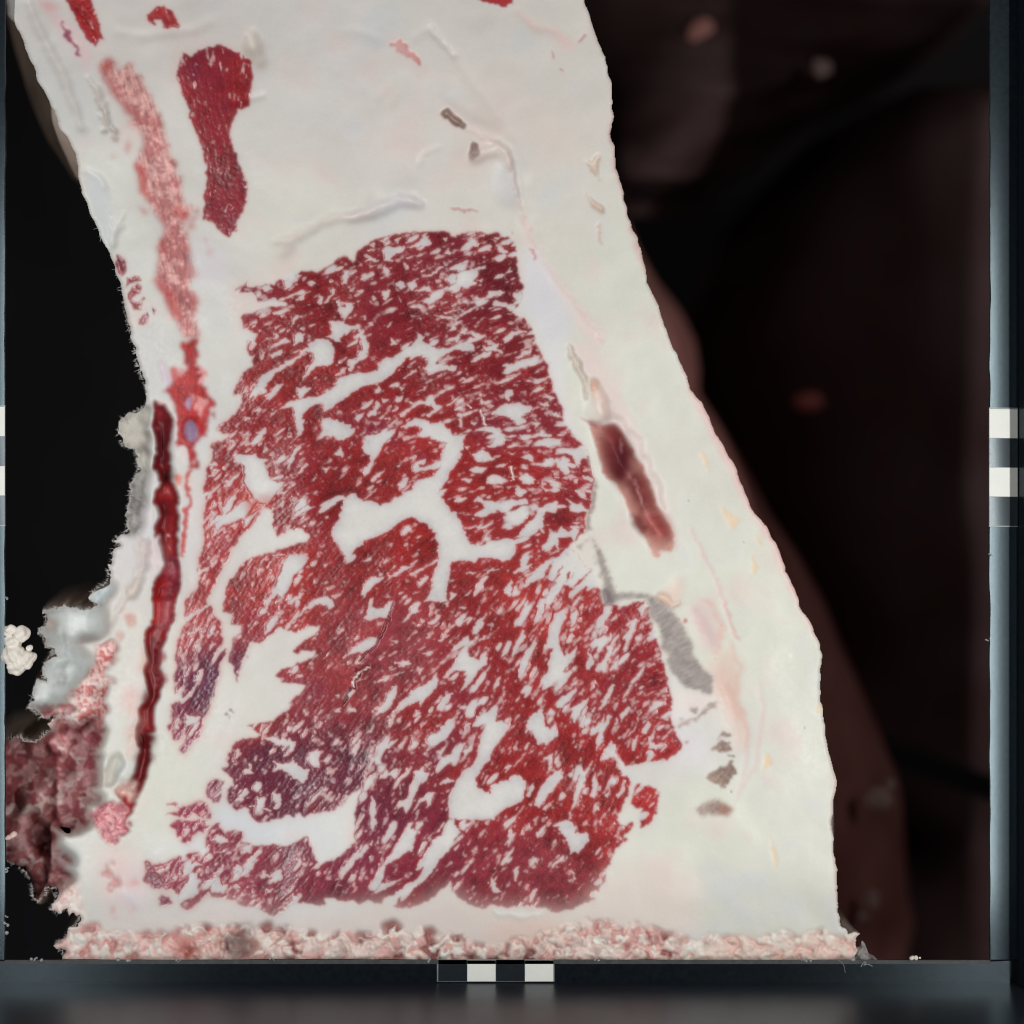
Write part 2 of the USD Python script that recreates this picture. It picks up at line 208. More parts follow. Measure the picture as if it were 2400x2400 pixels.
1540,980 1620,910 1640,940 1570,980; 1800,1200 1870,990 1932,970 1880,1120; 1480,900 1550,740 1650,660 1590,760 1540,900; 1000,580 1080,590 1030,600; 790,890 850,840 810,880; 910,1110 1060,1090 1000,1140;
390,1440 600,1360 740,1300 620,1370 430,1450; 1550,560 1650,520 1600,550; 1330,600 1420,580 1390,620; 1320,690 1380,670 1350,700; 430,1180 500,1150 460,1200; 1190,930 1140,940 1100,970 1130,990; 540,1310 640,1270 580,1310; 1140,560 1220,540 1230,570;
880,1360 880,1290 940,1260 900,1340; 90,1760 150,1720 160,1770 100,1790; 980,1780 1030,1700 1050,1740 1000,1800; 380,390 450,400 400,410; 900,300 990,260 940,300; 850,1080 970,1040 920,1080;
F 1350,530 1420,490 1500,420 1500,470 1400,540 1360,590; 1430,720 1520,600 1640,520 1730,480 1830,500 1850,590 1790,620 1780,560 1640,570 1520,650 1440,730; 1340,770 1430,740 1370,800; 910,510 950,460 940,530;
350,160 440,130 430,190 340,210; 170,700 270,640 420,560 470,550 380,620 280,680 170,760; 180,900 260,860 420,790 360,840 200,920; 270,1430 330,1310 380,1290 350,1430 300,1450; 110,1640 200,1580 300,1460 250,1590 120,1700;
1260,150 1340,0 1480,0 1560,60 1480,180 1400,210 1330,400 1260,520 1200,460 1150,490 1110,610 1050,570 1090,500 1150,440 1210,260; 640,60 850,0 950,0 850,60 770,150 680,270 640,360 620,440 640,480 580,560 500,620 430,560 430,470 500,380 540,230 600,130; 1150,0 1310,0 1240,20 1160,10;
420,1090 490,1010 520,1000 450,1080; 1450,1360 1490,1330 1490,1390 1460,1400; 1820,950 1890,930 1850,960; 1840,1610 1900,1590 1900,1640;
I 1290,380 1380,380 1560,390 1650,430 1600,490 1440,480 1340,420; 1400,640 1480,680 1620,640 1690,680 1720,720 1800,730 1790,860 1740,900 1640,850 1560,780 1470,740 1440,700; 1810,650 1840,540 1900,510 1932,550 1932,720 1850,700;
1400,1010 1480,1030 1490,1130 1440,1200 1420,1130 1400,1090; 1230,1040 1260,1070 1310,1050 1310,1120 1260,1150 1380,1200 1350,1220 1220,1150 1210,1080; 1060,980 1090,960 1130,1010 1050,1070 960,1100 1040,1020;
1060,770 1130,720 1120,660 1150,670 1150,740 1200,770 1080,790; 1580,970 1660,960 1610,980; 400,110 440,140 500,140 590,160 540,210 440,250 390,280 410,180; 1790,1100 1840,1110 1800,1180; 330,150 340,280 300,300 290,260;
1170,630 1230,580 1200,640; 1250,640 1290,630 1270,660; 920,590 960,640 1010,630 960,660; 1110,1160 1200,1150 1190,1180;
J 640,130 700,0 800,0 740,80; 860,80 900,0 1050,0 960,30; 340,560 400,460 520,360 620,200 600,280 480,400 400,580; 400,300 520,190 440,280; 710,520 790,440 880,370 870,420 800,480; 910,300 1040,200 1020,240 940,290;
600,630 680,540 680,590 620,650; 650,860 720,790 760,730 780,790 830,770 870,710 890,820 860,850 820,810; 890,870 940,800 1060,670 1020,760 960,850;
1000,1080 1040,900 1090,770 1180,690 1180,770 1220,800 1150,870 1080,1000 1040,1130 980,1240 950,1170 880,1200 880,1140 920,1110; 1040,1240 1090,1150 1150,1080 1220,990 1300,1000 1260,1120 1210,1180 1230,1080 1150,1110;
580,1310 570,1160 600,1030 640,1150 630,1310 N 600,240 570,220 J 580,1310; 1340,350 1380,260 1430,190 1520,150 1480,240 1400,310; 1460,600 1530,490 1590,430 1580,500 1500,600; 1620,600 1640,520 1720,460 1710,520 1640,600;
1080,130 1100,80 1150,90 1080,150; 1350,920 1410,840 1490,840 1510,870 1430,900; 1730,270 1770,170 1932,60 1932,150 1800,240; 1310,30 1380,0 1420,20 1370,70; 1570,80 1680,20 1640,70;
1820,330 1870,250 1932,200 1932,640 1860,680 1760,840 1780,960 1830,960 1932,1010 1980,1310 1470,1310 1450,1080 1480,1000 1530,870 1620,770 1700,720 1770,620 1790,520 1810,430; 170,90 240,30 240,80; 310,40 380,40 400,90 350,90; 1260,800 1300,770 1270,820; 900,930 920,900 900,1000 900,1080;
K 0,280 70,240 80,300 50,440 110,430 180,440 230,480 170,560 140,620 70,700 20,800 0,850; 0,1170 150,1110 280,1040 390,1110 390,1200 370,1320 330,1350 200,1410 80,1480 20,1540 0,1540;
500,1380 540,1240 600,1130 720,1020 790,990 800,1080 740,1180 620,1320 540,1420; 600,850 700,790 700,900 690,980 640,1060 660,940 620,880; 400,540 400,480 480,350 580,280 580,360 600,470 660,540 750,460 750,580 640,720 610,680 520,700 500,590 460,540;
740,280 790,170 880,120 970,40 930,150 820,280; 930,450 940,350 900,300 990,240 1120,170 1070,260 1000,380 960,450; 1220,330 1350,30 1390,30 1340,180 1260,310; 1490,200 1560,30 1600,0 1550,120; 1200,790 1200,640 1260,480 1340,360 1370,380 1290,540 1250,700;
1140,610 1130,520 1230,460 1300,350 1250,540; 1240,900 1300,760 1370,640 1400,700 1430,800 1510,930 1620,930 1932,880 1932,1180 1590,1130 1560,1070 1480,1020 1440,990 1410,880 1360,840; 1470,360 1560,260 1580,290 1480,450;
1730,570 1760,440 1800,430 1800,520 1750,590; 1790,740 1800,620 1850,540 1830,680 1932,710 1932,740 1850,750; 1590,740 1600,680 1690,560 1640,700 1620,770; 1530,620 1640,480 1740,240 1680,420 1600,560;
1000,1050 1030,980 1090,1010 1130,970 1060,1130 1000,1280 960,1380 920,1430 930,1330 970,1200; 1040,1260 1050,1190 1110,1170 1090,1260; 1140,1270 1150,1130 1190,1000 1200,1140 1220,1160 1180,1300;
1420,1270 1470,1200 1510,1090 1520,1130 1480,1260 1430,1310; 850,1050 940,980 920,1080 870,1080; 890,1540 900,1410 920,1540; 590,1440 630,1360 640,1420; 1000,500 1060,350 1080,400 1040,530; 370,730 430,660 400,760; 430,800 500,730 460,800; 400,1280 430,1170 490,1120 480,1180 420,1300;
950,740 1000,620 970,740; 1270,1280 1350,1220 1320,1300; 1440,440 1430,370 1400,500; 160,960 220,920 250,940 180,1000;
N 980,190 1090,210 1040,460 960,480 850,560 720,650 700,650 800,500 930,280; 1430,120 1380,260 1280,350 1180,500 1060,690 1180,640 1150,720 1000,830 860,930 800,980 860,1010 900,980 1100,860 1200,760 1330,600 1460,420 1560,300 1600,240 1500,100; 170,790 280,720 370,640 260,760;
540,380 600,320 570,410; 620,370 660,300 650,380; 760,420 810,370 780,420; 1200,330 1280,250 1240,320; 620,920 720,820 960,760 700,900 560,960; 400,540 520,430 470,540;
M 420,860 440,720 540,700 530,830 440,880; 1250,760 1290,700 1360,740 1480,660 1510,770 1430,820 1380,760 1260,770; 450,610 560,590 640,590 470,640; 690,930 700,840 790,760 800,850 890,830 850,930; 780,740 820,620 850,600 830,700;
940,890 1000,830 1040,890; 1320,890 1420,870 1390,920; 720,310 760,260 860,300 920,340 780,380; 240,740 330,730 300,790 250,780; 60,880 190,880 220,960 100,940; 1560,1080 1640,980 1740,940 1660,1080; 60,680 180,660 120,720; 1020,420 1090,400 1160,480 1100,480; 730,470 820,460 900,420 860,480; 1560,750 1600,690 1580,760;
O 0,750 40,780 60,870 130,930 40,930 0,860; 180,370 240,150 250,290 210,410; 510,250 600,170 640,140 600,240 530,300; 700,170 800,130 850,110 920,130 970,180 960,240 1100,260 1110,340 1000,480 890,480 870,340 790,260 770,200;
880,680 930,680 970,770 920,830 950,740; 260,690 310,670 290,800 270,800; 1160,820 1250,760 1250,840 1180,860; 330,280 400,150 370,280; 480,600 540,540 520,620"""
# lean islands and strands standing inside the fat
ISLANDS = """C 680,1750 760,1560 840,1440 900,1420 850,1500 820,1650 860,1790 790,1810 690,1800; H 580,590 550,700 470,790 440,1000 420,940 480,760 540,650; 900,650 760,770 660,890 760,810 880,690;
570,850 600,820 640,840 630,1050 550,1060 545,900; 700,980 800,880 900,900 1000,950 1020,1020 900,1060 800,1050 640,1110 650,1060; 190,980 370,730 380,760 290,950 210,1010; 490,1090 500,820 550,770 560,900 530,1090;
650,660 640,740 610,800 600,700; 720,630 690,720 670,740; 470,560 430,680 360,800 350,740 420,620; 530,290 590,270 650,310 570,370 545,440; 620,140 680,100 740,180 680,190; 360,110 420,60 470,80 580,40 590,150 500,240 430,210 370,230 330,150;
20,300 100,290 180,350 230,260 300,310 330,370 260,420 250,460 130,520 50,450 100,390; 320,450 430,420 490,370 500,420 480,490 370,500; 220,490 280,470 350,500 300,610 230,610; 30,790 110,710 220,690 150,790 50,860;
C 1400,1500 1520,1430 1640,1330 1740,1300 1700,1420 1640,1560 1560,1690 1500,1640 1350,1860 1310,1800 1400,1650 1260,1740 1250,1640 1330,1540;
e 1000,1150 1080,1100 1130,1060 1110,1170 1140,1200 1100,1260 1050,1270 1070,1210 990,1200"""

# ---------------------------------------------------------------- the cut face as fields on a fine grid (unit: 0.1 mm, y down)
STEP = 1.7
GX0, GY0 = -50.0, -50.0
NX, NY = int(2120 / STEP), int(2330 / STEP)
gx = GX0 + np.arange(NX) * STEP
gy = GY0 + np.arange(NY) * STEP
PX, PY = np.meshgrid(gx, gy)
rng = np.random.default_rng(7)


def soft_noise(sigma, seed, aspect=(1, 1)):
    n = np.random.default_rng(seed).standard_normal((NY, NX)).astype(np.float32)
    n = ndi.gaussian_filter(n, (sigma * aspect[0], sigma * aspect[1]), mode='wrap')
    return n / n.std()


n1, n1b = soft_noise(1.6, 1), soft_noise(1.6, 2)
n3, n3b = soft_noise(4, 3), soft_noise(4, 4)
n8, n8b = soft_noise(9, 5), soft_noise(9, 6)
n20 = soft_noise(20, 8)
n50 = soft_noise(50, 9)
WARP = {0: (0, 0), 1: (1.3 * n1 + 1.2 * n3, 1.3 * n1b + 1.2 * n3b), 2: (2.2 * n1 + 3.2 * n3 + 2 * n8, 2.2 * n1b + 3.2 * n3b + 2 * n8b),
        3: (4.5 * n1 + 6 * n3 + 4 * n8, 4 * n1b + 6 * n3b + 4 * n8b)}


def inside(poly, rag=1, pad=26):
    """boolean field: the points within an outline whose edge is frayed by the noise"""
    p = sg.Polygon(poly)
    if not p.is_valid:
        p = p.buffer(0)
    x0, y0, x1, y1 = p.bounds
    i0, i1 = max(0, int((x0 - pad - GX0) / STEP)), min(NX, int((x1 + pad - GX0) / STEP) + 2)
    j0, j1 = max(0, int((y0 - pad - GY0) / STEP)), min(NY, int((y1 + pad - GY0) / STEP) + 2)
    m = np.zeros((NY, NX), bool)
    if i1 <= i0 or j1 <= j0:
        return m, (slice(0, 0), slice(0, 0))
    s = (slice(j0, j1), slice(i0, i1))
    wx, wy = WARP[rag]
    X, Y = PX[s] + (wx[s] if rag else 0), PY[s] + (wy[s] if rag else 0)
    shapely.prepare(p)
    m[s] = shapely.contains_xy(p, X.ravel(), Y.ravel()).reshape(X.shape)
    return m, s


def union(text, rag=1):
    m = np.zeros((NY, NX), bool)
    for p in polys(text):
        k, s = inside(p, rag)
        m[s] |= k[s]
    return m


def lin(c):
    c = np.asarray(c, float) / 255
    return np.where(c <= 0.04045, c / 12.92, ((c + 0.055) / 1.055) ** 2.4)


def blend(points, values, power=2.6):
    """smooth field from scattered values (inverse distance on a coarse grid)"""
    st = 12
    cx, cy = PX[::st, ::st], PY[::st, ::st]
    pt, val = np.array(points, float), np.array(values, float)
    d = ((cx[..., None] - pt[:, 0]) ** 2 + (cy[..., None] - pt[:, 1]) ** 2 + 900.0) ** (-power / 2)
    f = (d[..., None] * val).sum(2) / d.sum(2)[..., None]
    jj, ii = np.arange(NY) / st, np.arange(NX) / st
    J, I = np.meshgrid(jj, ii, indexing='ij')
    return np.stack([ndi.map_coordinates(f[..., k], [J, I], order=1, mode='nearest') for k in range(f.shape[-1])], -1).astype(np.float32)


# --- the run of the fibres
FIBRE = [(700, 700, 25), (1000, 650, 25), (1150, 800, 25), (800, 950, 30), (650, 1100, 35), (900, 1050, 40), (1150, 1100, 8), (1350, 1100, -12), (1250, 1000, 12),
         (550, 1200, 42), (700, 1400, 55), (900, 1500, 35), (1000, 1600, 50), (1250, 1500, 63), (1450, 1600, 60), (1350, 1750, 66), (1100, 1750, 56), (900, 1850, 60),
         (700, 1850, 50), (600, 2000, 42), (850, 2050, 62), (1000, 2080, 50), (1250, 2050, 55), (450, 1500, 62), (480, 1250, 50), (1560, 1600, 20), (360, 650, 105), (430, 900, 92),
         (250, 250, 110), (400, 1300, 88), (100, 1850, 80)]
ang = blend([f[:2] for f in FIBRE], [(math.cos(2 * math.radians(f[2])), math.sin(2 * math.radians(f[2]))) for f in FIBRE])
ANG = 0.5 * np.arctan2(ang[..., 1], ang[..., 0])
DXF, DYF = np.cos(ANG), -np.sin(ANG)          # picture y runs down
JJ, II = np.mgrid[0:NY, 0:NX]


def along_fibres(noise, half):
    out = np.zeros_like(noise)
    for k in range(-half, half + 1):
        j = np.clip((JJ + k * DYF).round().astype(np.int32), 0, NY - 1)
        i = np.clip((II + k * DXF).round().astype(np.int32), 0, NX - 1)
        out += noise[j, i] * (1 - abs(k) / (half + 1))
    out -= out.mean()
    return out / out.std()


fib_fine = along_fibres(soft_noise(0.8, 21), 7)
fib_mid = along_fibres(soft_noise(1.9, 22), 13)
fib_wide = along_fibres(soft_noise(3.6, 23), 24)
WARP[4] = (1.5 * fib_fine * DXF + 1.0 * n1 + 1.0 * n3, 1.5 * fib_fine * DYF + 1.0 * n1b + 1.0 * n3b)
fib_frag = along_fibres(soft_noise(1.5, 24), 7)

# ---------------------------------------------------------------- which tissue is where
outline_poly = pts(OUTLINE)
WARP[5] = (1.2 * n3 + 1.6 * n8, 1.2 * n3b + 1.6 * n8b)
WARP[6] = (1.1 * n1 + 2.6 * n3 + 2.5 * n8, 1.1 * n1b + 2.6 * n3b + 2.5 * n8b)
BODY, _ = inside(outline_poly, 5)
left_edge = (PX < 420) & (PY > 750)
rough_body, _ = inside(outline_poly, 6)
BODY = np.where(left_edge | (PY > 2120), rough_body, BODY) & (PY < 2285)
lab, cnt = ndi.label(BODY)
BODY = lab == np.bincount(lab.ravel())[1:].argmax() + 1
BODY = ndi.binary_fill_holes(BODY)

muscles = [('ribeye_muscle', pts(RIBEYE)), ('side_muscle', pts(SIDE)), ('lower_muscle', pts(LOWER)), ('strap_muscle', pts(STRAP))]
muscles += [('small_muscle', p) for p in polys(SMALL)]
hull_id = np.zeros((NY, NX), np.int16)
for k, (_, p) in enumerate(muscles):
    m, s = inside(p, 1)
    hull_id[s][m[s] & (hull_id[s] == 0)] = k + 1
HULL = hull_id > 0
SEAM = union(SEAMS, 4) & ~union(ISLANDS, 4)

# fine marbling: flecks drawn out along the fibres
DENS = [(700, 700, .10), (1000, 650, .09), (1150, 800, .13), (1250, 750, .16), (800, 950, .06), (650, 1080, .06), (900, 1050, .05), (1120, 1080, .05), (1350, 1100, .12), (1280, 950, .12),
        (500, 1250, .14), (700, 1400, .06), (930, 1520, .02), (850, 1420, .04), (1050, 1650, .10), (1250, 1500, .16), (1480, 1600, .19), (1350, 1750, .15), (1100, 1750, .12), (900, 1850, .10),
        (640, 1850, .04), (760, 1850, .08), (600, 2000, .14), (850, 2050, .08), (1000, 2080, .06), (1250, 2050, .08), (450, 1450, .12), (470, 1600, .07), (460, 520, .01), (540, 250, .008), (540, 350, .008), (500, 150, .008), (180, 50, .01), (380, 50, .01), (1200, 1880, .08)]
dens = blend([d[:2] for d in DENS], [[d[2]] for d in DENS])[..., 0]
z = np.sqrt(2) * 1.0
from scipy.special import erfinv
thr = z * erfinv(1 - 2 * np.clip(dens * 0.50, .004, .4))
thr_m = z * erfinv(1 - 2 * np.clip(dens * 0.30, .004, .4))
thr_f = z * erfinv(1 - 2 * np.clip(dens * 0.75, .004, .4))
clump = 0.35 * n8 + 0.3 * n20


def ramp(v, t, w):
    return np.clip((v + clump * .6 - t) / w + .5, 0, 1)


fleck = np.maximum(np.maximum(ramp(.95 * fib_wide + .28 * n3 + .1 * n1, thr_m, .6), ramp(.92 * fib_mid + .3 * n3b + .2 * n1, thr, .8)), .62 * ramp(.8 * fib_frag + .55 * n1b, thr_f, 1.1))
net = np.exp(-(fib_mid / 0.10) ** 2) * np.clip(0.4 + 0.5 * n8, 0, 1)       # thin pale lines between bundles

g = ndi.gaussian_filter
seamc = g(SEAM.astype(np.float32), 0.7)
fatcov = np.clip(np.maximum(seamc, g(fleck, .5)), 0, 1)
leanc = g((HULL & BODY).astype(np.float32), 1.1) * (1 - fatcov)
FATIN = HULL & (fatcov > .55)
LEAN = HULL & ~FATIN & BODY
near = g(LEAN.astype(np.float32), 3.2)
nearfat = g((FATIN | (~HULL)).astype(np.float32), 2.8)

# ---------------------------------------------------------------- colours (as the tissue itself is coloured)
LIGHT = 0.92
C = np.empty((NY, NX, 3), np.float32)
C[:] = blend([(300, 150), (800, 100), (900, 300), (1200, 250), (700, 500), (1450, 600), (1700, 1500), (1650, 1900), (1400, 900), (560, 1650), (400, 1850), (200, 500), (140, 250), (300, 900), (300, 1500), (550, 1950), (1600, 1750), (350, 1250), (520, 800), (1200, 60), (1330, 200), (1250, 330), (1330, 480), (1450, 750)],
               [lin(c) for c in ((218, 210, 207), (214, 209, 208), (217, 210, 207), (219, 210, 206), (222, 219, 211), (221, 220, 210), (221, 221, 209), (221, 221, 209), (222, 221, 211), (220, 217, 211), (221, 219, 208), (219, 218, 212), (211, 209, 207), (213, 211, 210), (221, 216, 210), (212, 214, 219), (218, 214, 212), (214, 208, 209), (217, 214, 210), (216, 211, 206), (219, 214, 208), (216, 208, 203), (219, 214, 207), (221, 219, 210))])
H = np.zeros((NY, NX), np.float32)            # relief in mm, positive towards the camera
TISSUE = np.zeros((NY, NX), np.int16)
names = ['fat_layer']
C *= (1 + 0.018 * n50[..., None] * np.array([1, 1.3, 1.2]) + 0.012 * n8[..., None])


def paint(text, color, soft=2, rag=1, dh=0.0, name=None, mottle=0.0, fibre=0.0, alpha=1.0, color2=None, hsoft=None, hin=None):
    for p in polys(text):
        m, s = inside(p, rag, 30 + 3 * soft)
        mm = m[s].astype(np.float32)
        cov = g(mm, max(soft / STEP, 0.6)) * alpha
        col = np.broadcast_to(lin(color) / LIGHT, mm.shape + (3,))
        if color2 is not None:
            t = np.clip(0.5 + 0.35 * n3[s] + 0.35 * n8[s] + 0.2 * n1[s], 0, 1)[..., None]
            col = col * (1 - t) + lin(color2) / LIGHT * t
        if mottle:
            col = col * (1 + mottle * (0.6 * n1[s] + 0.5 * n3[s]))[..., None]
        if fibre:
            col = col * (1 + fibre * (0.6 * fib_fine[s] + 0.5 * fib_mid[s]))[..., None]
        C[s] += cov[..., None] * (np.clip(col, 0.004, 0.9) - C[s])
        if dh and hin:
            t = np.clip(ndi.distance_transform_edt(m[s]) * STEP / hin, 0, 1)
            H[s] += dh * g(t * t * (3 - 2 * t), max(1.0, hin / 5 / STEP))
        elif dh:
            H[s] += dh * (g(mm, hsoft / STEP) if hsoft else cov / alpha)
        if name:
            if name not in names:
                names.append(name)
            TISSUE[s][m[s]] = names.index(name)


def line(text, width, color=None, soft=1.2, dh=0.0, alpha=1.0, rag=1, hsoft=None):
    for p in polys(text):
        w = [width * (0.35 + 0.65 * math.sin(math.pi * (k + .5) / len(p))) for k in range(len(p))]
        left = []
        right = []
        for k in range(len(p)):
            d = p[min(k + 1, len(p) - 1)] - p[max(k - 1, 0)]
            n = np.array([-d[1], d[0]]) / (np.linalg.norm(d) + 1e-9)
            left.append(p[k] + n * w[k] / 2)
            right.append(p[k] - n * w[k] / 2)
        q = np.array(left + right[::-1])
        t = 'z ' + ' '.join('%.1f,%.1f' % tuple(v) for v in q)
        paint(t, color if color else (220, 217, 209), soft, rag, dh, alpha=alpha if color else 0.001, hsoft=hsoft)

# --- fat: the older outer cover, seams and stains
flush = np.clip(.45 * n20 + .3 * n8 + .25 * n50 - .35, 0, 1)[..., None] * .55
C = C * (1 - flush) + lin((222, 200, 196)) * flush
cool = np.clip(-.45 * n20 + .3 * n8 - .45, 0, 1)[..., None] * .5
C = C * (1 - cool) + lin((205, 207, 212)) * cool
paint("z 1371,-60 1400,60 1440,150 1450,300 1480,470 1540,640 1650,850 1760,1080 1850,1300 1920,1500 1940,1700 1960,2000 2010,2285 1620,2285 1690,2100 1730,1900 1745,1750 1720,1640 1730,1500 1700,1380 1620,1220 1560,1050 1500,900 1420,760 1330,640 1250,560 1210,430 1150,330 1060,250 1000,120 960,-60",
      (221, 220, 209), 6, 1, 0, alpha=.001)
line("b 590,590 700,720 830,790 930,860 975,980 990,1100 1040,1250 1080,1340 1150,1480 1300,1680 1480,1932", 9, (212, 188, 184), 3, -0.35, .8, 1, 2)
paint("b 1040,1200 1100,1380 1200,1530 1330,1700 1500,1932 1420,1932 1290,1780 1180,1620 1080,1450 1010,1300", (222, 202, 199), 8, 1, 0, alpha=.8)
paint("e 1290,0 1400,30 1500,130 1600,330 1690,520 1760,700 1830,880 1890,1050 1932,1180 1850,1130 1790,900 1700,690 1640,560 1560,480 1480,400 1450,250 1340,130", (221, 203, 199), 8, 1, 0, alpha=.85)
paint("e 1500,330 1560,400 1580,480 1520,470 1490,400", (214, 205, 206), 3, 2, 0, mottle=.08)
line("e 1290,20 1310,90 1350,160 1370,210 1390,280 1385,330", 14, (186, 168, 158), 3, -1.2, .7, 1, 3)
line("b 1380,0 1405,110 1440,220 1500,330 1525,440 1545,590", 10, (205, 185, 178), 5, 0, .5)
line("b 1545,590 1545,680 1522,760 1545,830 1560,950 1600,1080 1650,1300 1705,1490 1800,1730", 18, (205, 160, 158), 4, 0, .6)
line("f 0,120 60,290 140,430 190,540 280,680 350,850 380,910 480,1060 560,1220 640,1410 730,1600 770,1690", 24, (224, 180, 178), 6, 0, .85)
line("i 800,200 850,500 860,640 850,800 870,1130 890,1280", 12, (205, 175, 172), 5, 0, .6)
paint("f 215,930 250,960 320,1000 310,1070 280,1070 240,1000; 90,625 120,620 150,700 160,745 120,680; 390,1210 405,1230 420,1300 400,1315 380,1240; 410,1090 440,1120 455,1170 420,1130; i 460,420 480,390 510,440 450,510; 750,140 790,90 780,170 750,170; 490,880 540,1000 520,1060",
      (224, 200, 172), 2.5, 1, -0.15, alpha=.9)
line("f 45,1040 110,1190 190,1350 250,1530 300,1670", 9, (216, 190, 186), 3, -.1, .8)
line("i 300,0 320,130 360,220 365,330 350,480 320,620 295,690; 430,0 455,150 440,300 400,480 340,600", 9, (216, 192, 188), 4, -.12, .8)
paint("L 1040,60 1200,0 1290,100 1350,280 1380,420 1370,560 1290,650 1180,560 1140,420 1080,300", (212, 190, 187), 12, 1, -.2, alpha=.85)
paint("L 1230,780 1330,680 1480,560 1560,640 1590,800 1590,980 1560,1180 1640,1330 1690,1500 1700,1700 1600,1780 1520,1600 1500,1450 1430,1330 1380,1170 1310,1100 1320,950", (214, 186, 176), 13, 1, -.25, alpha=.8)
paint("L 840,1080 1000,1040 1140,1060 1290,1100 1330,1180 1200,1280 1020,1400 880,1460 850,1250", (222, 211, 207), 10, 1, 0)
paint("L 850,1000 900,1020 870,1400 1000,1700 900,1900 1250,1880 1200,1600 1050,1500", (214, 208, 215), 14, 1, 0, alpha=.7)
paint("b 870,950 910,930 960,970 990,1070 980,1150 920,1160 870,1080", (198, 196, 203), 10, 1, -.7, alpha=.55)
paint("b 1050,1420 1100,1400 1200,1600 1310,1800 1290,1932 1130,1932 1080,1800 1010,1760 1030,1640", (212, 208, 216), 10, 1, 0, alpha=.85)
paint("e 1120,0 1260,0 1250,230 1290,400 1350,560 1290,540 1240,400 1190,240", (216, 213, 218), 10, 1, 0, alpha=.8)
line("L 1190,30 1290,130 1350,260 1378,400 1375,560 1340,640", 14, (218, 172, 162), 4, -.06, .6, 2, 5); line("L 1470,500 1560,640 1592,820 1582,1000 1560,1150 1640,1350 1690,1520 1700,1720", 12, (216, 174, 164), 4, -.08, .6, 2, 5)
line("L 1430,60 1500,220 1550,400 1610,480", 9, (214, 178, 176), 3, -.1, .8); line("L 1080,120 1180,300 1270,420 1320,560", 22, (206, 178, 178), 5, -.1, .7); line("L 1420,1000 1500,1100 1540,1260 1600,1380", 26, (212, 174, 160), 6, -.2, .7)
paint("L 1320,860 1440,820 1560,900 1560,1060 1500,1200 1400,1100 1330,1000", (210, 178, 166), 7, 2, -.1, alpha=.6); paint("e 1700,1480 1800,1500 1880,1600 1900,1700 1820,1640", (222, 196, 190), 5, 2, 0, alpha=.6)
# red stains and small tears in the fat
line("b 258,225 300,228 345,265 395,330 458,375", 20, (196, 72, 66), 2, -.3, .9, 2)
paint("b 230,200 330,210 480,390 420,400 300,310", (220, 196, 196), 12, 1, 0, alpha=.7)
paint("b 720,-40 960,-40 972,20 930,42 890,25 840,12 760,0", (168, 22, 34), 2, 1, 0, alpha=.95)
paint("b 1180,170 1250,190 1310,240 1310,290 1260,270 1210,220", (222, 184, 184), 9, 1, 0, alpha=.8)
line("b 1190,290 1210,330; 1340,240 1390,190; 1240,380 1255,405; 1070,1400 1095,1470; 610,1180 690,1190 770,1185; 960,1300 975,1320", 7, (196, 140, 138), 2, -.15, .8)
paint("b 560,640 600,605 640,650 700,700 695,738 640,705 590,660", (150, 124, 114), 2.5, 1, -2.2, alpha=.9, hin=8); paint("b 738,800 770,822 780,870 730,910", (146, 118, 112), 3, 1, -2.2, alpha=.9, hin=8)
paint("b 1380,905 1420,930 1460,870 1450,980 1470,1030 1425,965", (206, 184, 168), 2.5, 1, -.9, alpha=.9); paint("b 1370,1060 1420,1130 1480,1170 1490,1210 1430,1175 1395,1115", (200, 172, 160), 2.5, 1, -.9, alpha=.9)
line("b 1460,1255 1452,1310 1470,1380", 7, (205, 178, 168), 2, -.3, .8)
# folds between the fat lobes above the eye
line("b 490,130 540,200 620,290 700,420 800,560 900,680", 16, (208, 196, 192), 6, -.5, .5, hsoft=8); line("b 0,170 120,180 230,230; 400,220 470,170 540,180", 14, (204, 198, 200), 6, -.4, .5, hsoft=8)
line("b 980,50 1060,120 1130,180; 1100,140 1180,170 1230,190", 14, (222, 190, 186), 6, -.3, .6, hsoft=6); line("b 200,560 290,470 300,560 260,620", 20, (214, 196, 186), 8, -.3, .6, hsoft=8)
line("b 580,580 700,680 840,740 960,830 1010,960 1040,1100 1080,1220", 26, None, 4, .7, hsoft=10); line("b 990,1060 1010,1200 1060,1330 1160,1500 1300,1690 1450,1900", 22, None, 4, .6, hsoft=9)
paint("b 640,380 860,400 1050,560 1100,800 960,640 800,520", (212, 196, 192), 40, 1, -.5, alpha=.55, hsoft=50); paint("b 1000,620 1250,640 1400,760 1300,960 1120,900", (220, 202, 196), 45, 1, 0, alpha=.5); paint("b 250,600 420,600 420,760 260,760; 120,780 300,720 360,860 200,900", (222, 206, 202), 26, 1, 0, alpha=.6)
paint("a 1300,560 1500,500 1700,620 1760,900 1500,1000 1350,800", (210, 205, 204), 60, 1, 0, alpha=.5); paint("b 300,880 420,930 440,1060 380,1080 320,1000", (206, 196, 194), 14, 1, -.8, alpha=.6, hsoft=20)
line("b 500,150 540,210 600,280 640,330", 9, None, 2, -.5, hsoft=4); line("b 430,940 480,850 560,830", 12, None, 2, -.5, hsoft=5)
line("b 730,910 780,870 880,850 920,850 950,950", 26, (206, 194, 190), 5, -1.4, .6, hsoft=7)
line("b 30,1240 130,1215 240,1180 320,1130 380,1140 460,1160", 26, (198, 192, 198), 5, -1.0, .65, hsoft=6)
paint("b 40,1230 110,1130 200,1080 240,1170 130,1215", (196, 186, 184), 14, 1, -1.3, alpha=.6, hsoft=16); paint("b 330,1130 400,1080 430,1165 380,1150", (200, 192, 194), 8, 1, -1.0, alpha=.6, hsoft=9)
